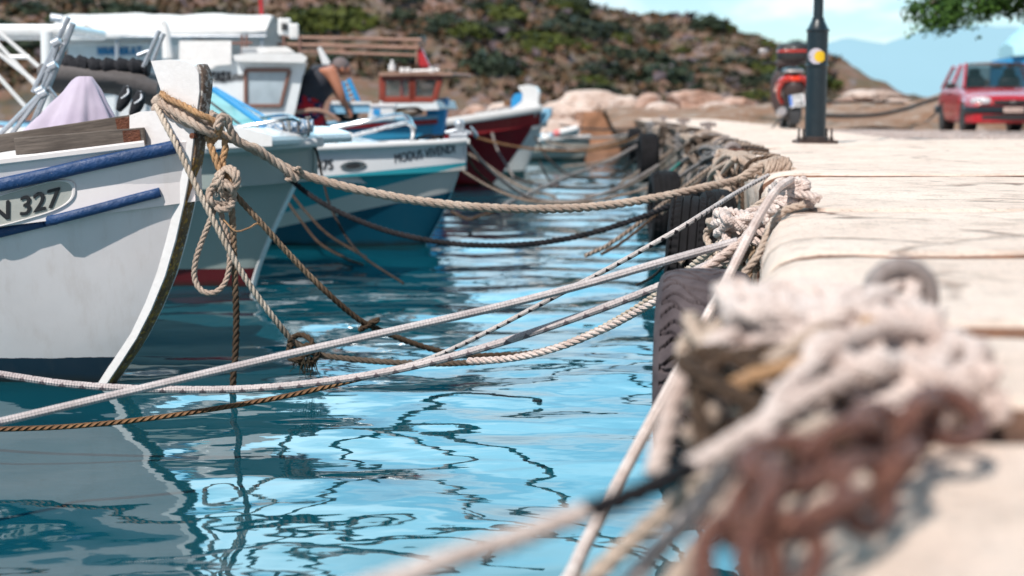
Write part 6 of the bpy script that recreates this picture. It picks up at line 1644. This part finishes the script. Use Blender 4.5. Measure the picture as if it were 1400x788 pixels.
    # bumper, grille, lights
    def bar(pts, w, h, mat, name): mb = MB(); mb.sweepbox(cr(pts, .05), w, h); return mb.build(name, mat, rt, world=False)
    bar([(-.8, 1.45, .44), (-.78, 1.7, .44), (-.6, 1.86, .44), (0, 1.915, .44), (.6, 1.86, .44), (.78, 1.7, .44), (.8, 1.45, .44)], .08, .12, M['lamp'], 'bumper')
    bar([(-.78, 1.6, .28), (-.6, 1.84, .28), (0, 1.885, .28), (.6, 1.84, .28), (.78, 1.6, .28)], .06, .17, M['carred'], 'front_apron')
    bar([(-.3, 1.93, .3), (0, 1.935, .3), (.55, 1.87, .3)], .04, .1, M['black'], 'lower_grille')
    bar([(-.34, 1.845, .575), (0, 1.875, .58), (.34, 1.845, .575)], .03, .085, M['black'], 'grille')
    bar([(-.8, -1.45, .44), (-.74, -1.84, .44), (0, -1.91, .44), (.74, -1.84, .44), (.8, -1.45, .44)], .08, .16, M['lamp'], 'bumper')
    gr = [o for o in children(rt) if o.name.startswith('grille')][0]
    mb = MB()
    for dz in (0, .03):
        mb.sweepbox([Vector((-.05, 1.898, .552+dz)), Vector((0, 1.904, .585+dz))], .01, .012); mb.sweepbox([Vector((0, 1.904, .585+dz)), Vector((.05, 1.898, .552+dz))], .01, .012)
    mb.build('badge', M['silver'], gr, world=False, smooth=False)
    for sd in (-1, 1):
        h = blob(rt, 'headlight', (sd*.56, 1.76, .6), .19, .07, .075, flat('headlight_glass', C(.55, .56, .6), .12), .75, rot=Matrix.Rotation(-sd*.35, 3, 'Z'))
        blob(h, 'headlight_bulb', (sd*.58, 1.815, .6), .06, .02, .04, M['steel'])
        blob(rt, 'wing_mirror', (sd*.93, .62, .9), .1, .06, .06, M['black'], .7)
        mb = MB(); mb.box((sd*.815, -.1, .6), (.02, 2.0, .05)); mb.build('side_strip', M['carred'], rt, world=False, smooth=False)
        mb = MB(); mb.box((sd*.83, -.15, .76), (.02, .16, .03)); mb.build('door_handle', M['black'], rt, world=False, smooth=False)
    mb = MB(); mb.box((.0, 1.962, .44), (.36, .012, .095)); pl = mb.build('number_plate', flat('plate_warm', C(.6, .45, .4)), rt, world=False, smooth=False)
    flat_text('YMI 5148', (.15, 1.9695, .415), (-.3, 0, 0), (0, 0, .055), M['greytext'], pl, 'plate_lettering', world=False)
    mb = MB(); mb.tube([(.15, .9, .885), (-.35, .86, .9)], .01, 6); mb.build('wiper', M['black'], rt, world=False)
M['sideglass'] = glass('pale_side_glass', C(.3, .42, .48), .6, .05)
car()
def behind_car():
    Y = 37.; b = Boat('stored_boat', (1480, 160), 168, 'blue boat stored ashore behind the red car', Y=36.0, L=6, B=2.2, entry=.45, p=.8, stem=[(1480, 160), (1470, 90)], sheer=(1.0, .8), fat=.6)
    bpy.data.objects.remove(b.root)
    rt = empty('stored_boat', P(1440, 160, 36), 0, 'blue painted boat under a pale blue cover stored ashore behind the red car', 'boat')
    mb = MB(); rows = []
    for i in range(24):
        t = i/23; px = 1352+t*200; hw = .75*math.sin(min(1, t*1.9)*pi/2)**.7+.05; c = P(px, HOR, 36); ztop = P(px, lerp_tab([(0, 84), (.1, 80), (.25, 76), (1, 66)], t), 36).z; zb = .0+.35*(1-min(1, t*3))
        rows.append([Vector((c.x, 36-hw, ztop)), Vector((c.x, 36-hw*.95, (ztop+zb)/2)), Vector((c.x, 36-hw*.5, zb)), Vector((c.x, 36, zb-.1)), Vector((c.x, 36+hw*.5, zb)), Vector((c.x, 36+hw, ztop))])
    mb.quadgrid(rows, flip=True); mb.poly(rows[-1]); mb.build('hull', M['cyanblue'], rt, angle=50)
    mb = MB(); rows = []
    for i in range(24):
        t = i/23; px = 1372+t*180; c = P(px, HOR, 36); zt = P(px, 78-t*10, 36).z; up = P(px, lerp_tab([(0, 60), (.12, 32), (.4, 22), (1, 18)], t), 36).z
        rows.append([Vector((c.x, 35.4, zt)), Vector((c.x, 35.5, zt+(up-zt)*.7)), Vector((c.x, 36, up+.05*math.sin(i*2.2))), Vector((c.x, 36.5, zt+(up-zt)*.7)), Vector((c.x, 36.6, zt))])
    mb.quadgrid(rows, flip=True); mb.poly(rows[0]); mb.build('cover', flat('pale_blue_cover', C(.35, .62, .7), .7), rt, angle=180)
    for px in (1375, 1420, 1500):
        c = P(px, HOR, 35.7); mb = MB(); mb.sweepbox([Vector((c.x, 35.7, gz(36)-.1)), Vector((c.x, 35.7, .3))], .1, .1, side=Vector((1, 0, 0))); mb.build('trestle', M['cyanblue'], rt, smooth=False)
behind_car()
def hose():
    pts = [P(1128, 158, 30)]+[P(a, b, y) for a, b, y in ((1160, 159, 31), (1200, 157, 32), (1235, 150, 33), (1262, 141, 34), (1285, 134, 35))]
    line('hose', pts, .045, M['rubber'], 'thick dark hose lying across the dusty ground up to the earth bank', 'hose', n=10)
    line('hose', PP((1125, 140, 35), (1170, 139, 36), (1215, 140, 37), (1236, 141, 37.5)), .03, M['rubber'], 'thinner dark hose running level along the top of the far bank', 'hose', n=8)
hose()
# ---------------------------------------------------------------- tree
def tree():
    Y = 21.; base = Vector((P(1640, HOR, Y).x, Y, gz(Y)-.05)); rt = empty('tree', base, 0, 'leafy green tree whose lowest branches hang into the top right corner', 'tree')
    r = random.Random(14); mb = MB(); top = base+Vector((-.3, .2, 2.3))
    mb.tube(cr([base, base+Vector((.1, 0, 1.1)), top], .1), .22, 12, rfun=lambda t: 1.25-.5*t+.3*(1-t)**6)
    limbs = []
    tips = [(1260, 30, 21.), (1250, 14, 21.4), (1284, 32, 20.8), (1300, 6, 21.2), (1275, 8, 21.6), (1335, 10, 20.6), (1362, 10, 21.), (1395, 10, 21.3), (1420, 12, 20.6), (1450, 30, 21.), (1500, 20, 21.), (1560, 30, 20.), (1320, -15, 21.6), (1380, -10, 20.2), (1700, 20, 21), (1800, 10, 20.5), (1650, 10, 19.5)]
    for k, (a, b, y) in enumerate(tips):
        e = P(a, b, y); m1_ = top+(e-top)*.35+Vector((0, 0, .55)); m2 = top+(e-top)*.75+Vector((0, 0, .3))
        c = cr([top-Vector((0, 0, .2)), m1_, m2, e], .08); limbs.append(c); mb.tube(c, .07, 7, rfun=lambda t: 1-.88*t)
    for k in range(14):
        a = r.uniform(0, 6.28); e = top+Vector((math.cos(a)*r.uniform(1, 3.2), math.sin(a)*r.uniform(1, 3), r.uniform(.8, 3.4))); c = cr([top, top+(e-top)*.5+Vector((0, 0, .4)), e], .1); limbs.append(c); mb.tube(c, .07, 7, rfun=lambda t: 1-.85*t)
    mb.build('trunk', paint('grey_bark', C(.16, .12, .09), C(.06, .045, .035), .9, 8, .7, 1.), rt)
    for nm, mt, cnt in (('crown', leafmat('fresh_green_leaves', C(.012, .04, .008), C(.055, .12, .016)), 1),):
        mb = MB()
        for c in limbs:
            n0 = len(c)
            for i in range(int(n0*.3), n0):
                dens_ = 22 if i > n0*.8 else 15
                q0 = c[i]; spread = .05+.16*(1-abs((i/n0)-.72)*2.2) if i < n0*.96 else .1
                for _ in range(dens_*3):
                    p = q0+Vector((r.gauss(0, spread), r.gauss(0, spread), r.gauss(-.01, spread*.75)))
                    if noise.noise(p*2.6) < -.16: continue
                    d = Vector((r.gauss(0, 1), r.gauss(0, 1), r.gauss(-.4, .7))).normalized(); L = r.uniform(.06, .1); s_ = d.orthogonal().normalized()*L*.36
                    b = len(mb.v); mb.v += [p, p+d*L*.5+s_, p+d*L, p+d*L*.5-s_]; mb.face([b, b+1, b+2, b+3])
        mb.build(nm, mt, rt, angle=180)
tree()
# ---------------------------------------------------------------- the man
def skin_obj(name, verts, edges, radii, mat, parent, sub=2, root=0):
    me = bpy.data.meshes.new(name); me.from_pydata([tuple(v) for v in verts], edges, []); o = bpy.data.objects.new(name, me); col.objects.link(o)
    if parent: o.parent = parent
    sk = o.modifiers.new('skin', 'SKIN'); sk.use_smooth_shade = True
    for i, r in enumerate(radii):
        d = me.skin_vertices[0].data[i]; d.radius = (r, r) if not isinstance(r, tuple) else r; d.use_root = (i == root)
    s = o.modifiers.new('sub', 'SUBSURF'); s.levels = sub; s.render_levels = sub
    dg = bpy.context.evaluated_depsgraph_get(); ev = o.evaluated_get(dg); m2 = bpy.data.meshes.new_from_object(ev)
    o.modifiers.clear(); o.data = m2; m2.materials.clear(); m2.materials.append(mat); m2.polygons.foreach_set('use_smooth', [True]*len(m2.polygons))
    bpy.data.meshes.remove(me); return o
def man():
    Y = 15.5
    hip = P(417, 146, Y); foot_z = WL+.62
    rt = empty('person', (hip.x, Y, foot_z), 0, 'man in black sleeveless top and red patterned shorts bending over the white boat deck', 'person')
    def J(px, py, dy=0): p = P(px, py, Y+dy); return Vector((p.x-hip.x, p.y-Y, p.z-foot_z))
    V = {}; E = []; R = []; names = []
    def add(n, p, r, par=None):
        V[n] = len(names); names.append(p); R.append(r)
        if par is not None: E.append((V[par], V[n]))
    add('pelvis', J(420, 142), .15)
    add('belly', J(428, 124), .16, 'pelvis'); add('chest', J(442, 108), .17, 'belly'); add('upper', J(452, 99), .13, 'chest'); add('neck', J(459, 95), .062, 'upper'); add('neck2', J(464, 93), .058, 'neck')
    add('skull', J(468, 92), .088, 'neck2'); add('face', J(474, 97), .078, 'skull'); add('chin', J(474, 103), .045, 'face')
    for s, t in ((-1, 'n'), (1, 'f')):
        dy = s*.19
        add('sh'+t, J(454, 101, dy), .075, 'upper'); add('el'+t, J(464+s*-2, 128, dy*1.1), .048, 'sh'+t); add('fa'+t, J(469, 138, dy*.9), .044, 'el'+t); add('wr'+t, J(476, 150, dy*.6), .03, 'fa'+t); add('pa'+t, J(479, 154, dy*.55), (.04, .028), 'wr'+t)
        for k in range(4):
            a = J(481-k*.6, 157+(.4 if k in (1, 2) else 0), dy*.55+(k-1.5)*.022); add('f%d%s' % (k, t), a, .011, 'pa'+t); add('g%d%s' % (k, t), a+Vector((.0-.012, 0, -.03)), .009, 'f%d%s' % (k, t))
        th = J(476.5, 156, dy*.55-s*.045); add('th'+t, th, .012, 'pa'+t); add('tj'+t, th+Vector((-.004, 0, -.028)), .01, 'th'+t)
        hx = J(420, 150, s*.11); add('hp'+t, hx, .125, 'pelvis'); kn = Vector((hx.x+.06+s*.02, s*.13, hx.z*.53)); add('kn'+t, kn, .062, 'hp'+t)
        cf = Vector((kn.x-.02, s*.13, kn.z*.62)); add('cf'+t, cf, .055, 'kn'+t); an = Vector((kn.x-.04, s*.13, .09)); add('an'+t, an, .038, 'cf'+t); add('he'+t, Vector((an.x-.01, s*.13, .04)), .036, 'an'+t); add('to'+t, Vector((an.x+.17, s*.14, .028)), .032, 'he'+t)
    body = skin_obj('body', names, E, R, M['skin'], rt)
    # clothes
    def sleeve(path, rad, n=18):
        c = cr(path, .03); rows = []
        for i_, p in enumerate(c):
            t = i_/(len(c)-1); k = t*(len(rad)-1); a = int(min(k, len(rad)-2)); f = k-a; ra = rad[a][0]*(1-f)+rad[a+1][0]*f; rb = rad[a][1]*(1-f)+rad[a+1][1]*f
            tg = (c[min(i_+1, len(c)-1)]-c[max(i_-1, 0)]).normalized(); sd = Vector((0, 1, 0)); up = tg.cross(sd).normalized()
            rows.append([p+sd*rb*math.cos(2*pi*q/n)+up*ra*math.sin(2*pi*q/n)*(1+.05*math.sin(3*q+i_)) for q in range(n)])
        return rows
    mb = MB(); r_ = sleeve([J(416, 143), J(424, 130), J(434, 116), J(446, 104), J(456, 98)], [(.17, .215), (.175, .21), (.18, .215), (.17, .225), (.075, .13)]); mb.quadgrid(r_, closed_u=True); mb.poly(r_[0], flip=True); mb.poly(r_[-1]); mb.build('tank_top', M['manblack'], rt, world=False, angle=180)
    kn = [names[V['kn'+t]] for t in 'nf']; hp = [names[V['hp'+t]] for t in 'nf']; mb = MB()
    r_ = sleeve([J(428, 130), J(421, 139), J(418, 148), J(419, 156)], [(.14, .2), (.2, .225), (.215, .235), (.16, .2)]); mb.quadgrid(r_, closed_u=True); mb.poly(r_[0], flip=True); mb.poly(r_[-1])
    for h_, k_ in zip(hp, kn):
        r_ = sleeve([h_+Vector((-.01, 0, .06)), h_.lerp(k_, .45), h_.lerp(k_, .9)], [(.17, .13), (.16, .13), (.15, .13)]); mb.quadgrid(r_, closed_u=True); mb.poly(r_[0], flip=True); mb.poly(r_[-1])
    mb.build('shorts', M['shorts'], rt, world=False, angle=180)
    # hair, ear, cap of grey
    h = J(466, 90); rows = ell((0, 0, 0), .1, .1, .09, 16, 10); rot = Matrix.Rotation(.5, 3, 'Y')
    mb = MB(); mb.quadgrid([[h+rot @ q for q in r] for r in rows[:7]], closed_u=True, flip=True); mb.build('hair', M['hair'], rt, world=False, angle=180)
    for s in (-1, 1):
        e = J(468, 95, s*.085); mb = MB(); mb.quadgrid(ell(e, .02, .012, .032, 10, 8), closed_u=True, flip=True); mb.build('ear', M['skin'], rt, world=False, angle=180)
        e = J(477, 97.5, s*.03); mb = MB(); mb.quadgrid(ell(e, .01, .012, .01, 10, 8), closed_u=True, flip=True); mb.build('eye', M['text'], rt, world=False, angle=180)
    e = J(478.5, 100); mb = MB(); mb.quadgrid(ell(e, .022, .014, .02, 10, 8), closed_u=True, flip=True); mb.build('nose', M['skin'], rt, world=False, angle=180)
    e = J(477, 103); mb = MB(); mb.quadgrid(ell(e, .01, .024, .006, 10, 6), closed_u=True, flip=True); mb.build('mouth', M['redwood'], rt, world=False, angle=180)
M['manblack'] = paint('charcoal_jersey', C(.028, .03, .04), C(.06, .06, .075), .9, 5, .5, .3)
t_ = NT('red_navy_patterned_cloth'); vv = t_.n.new('ShaderNodeTexVoronoi'); vv.inputs['Scale'].default_value = 13; t_.link(t_.tc.outputs['Object'], vv.inputs['Vector'])
t_.color(t_.mix(t_.ramp(t_.noise(9, 3), .47, .53), C(.5, .01, .02), t_.mix(t_.ramp(vv.outputs['Distance'], .25, .3), C(.35, .25, .4), C(.01, .015, .06)))); t_.set(rough=.9); M['shorts'] = t_.m
man()
heap('rope_heap', P(474, 160, 15.7), .12, .1, .05, 20, 88, .02, M['r_fardark'], 'dark rope bundle gripped in the hands of the bending man')
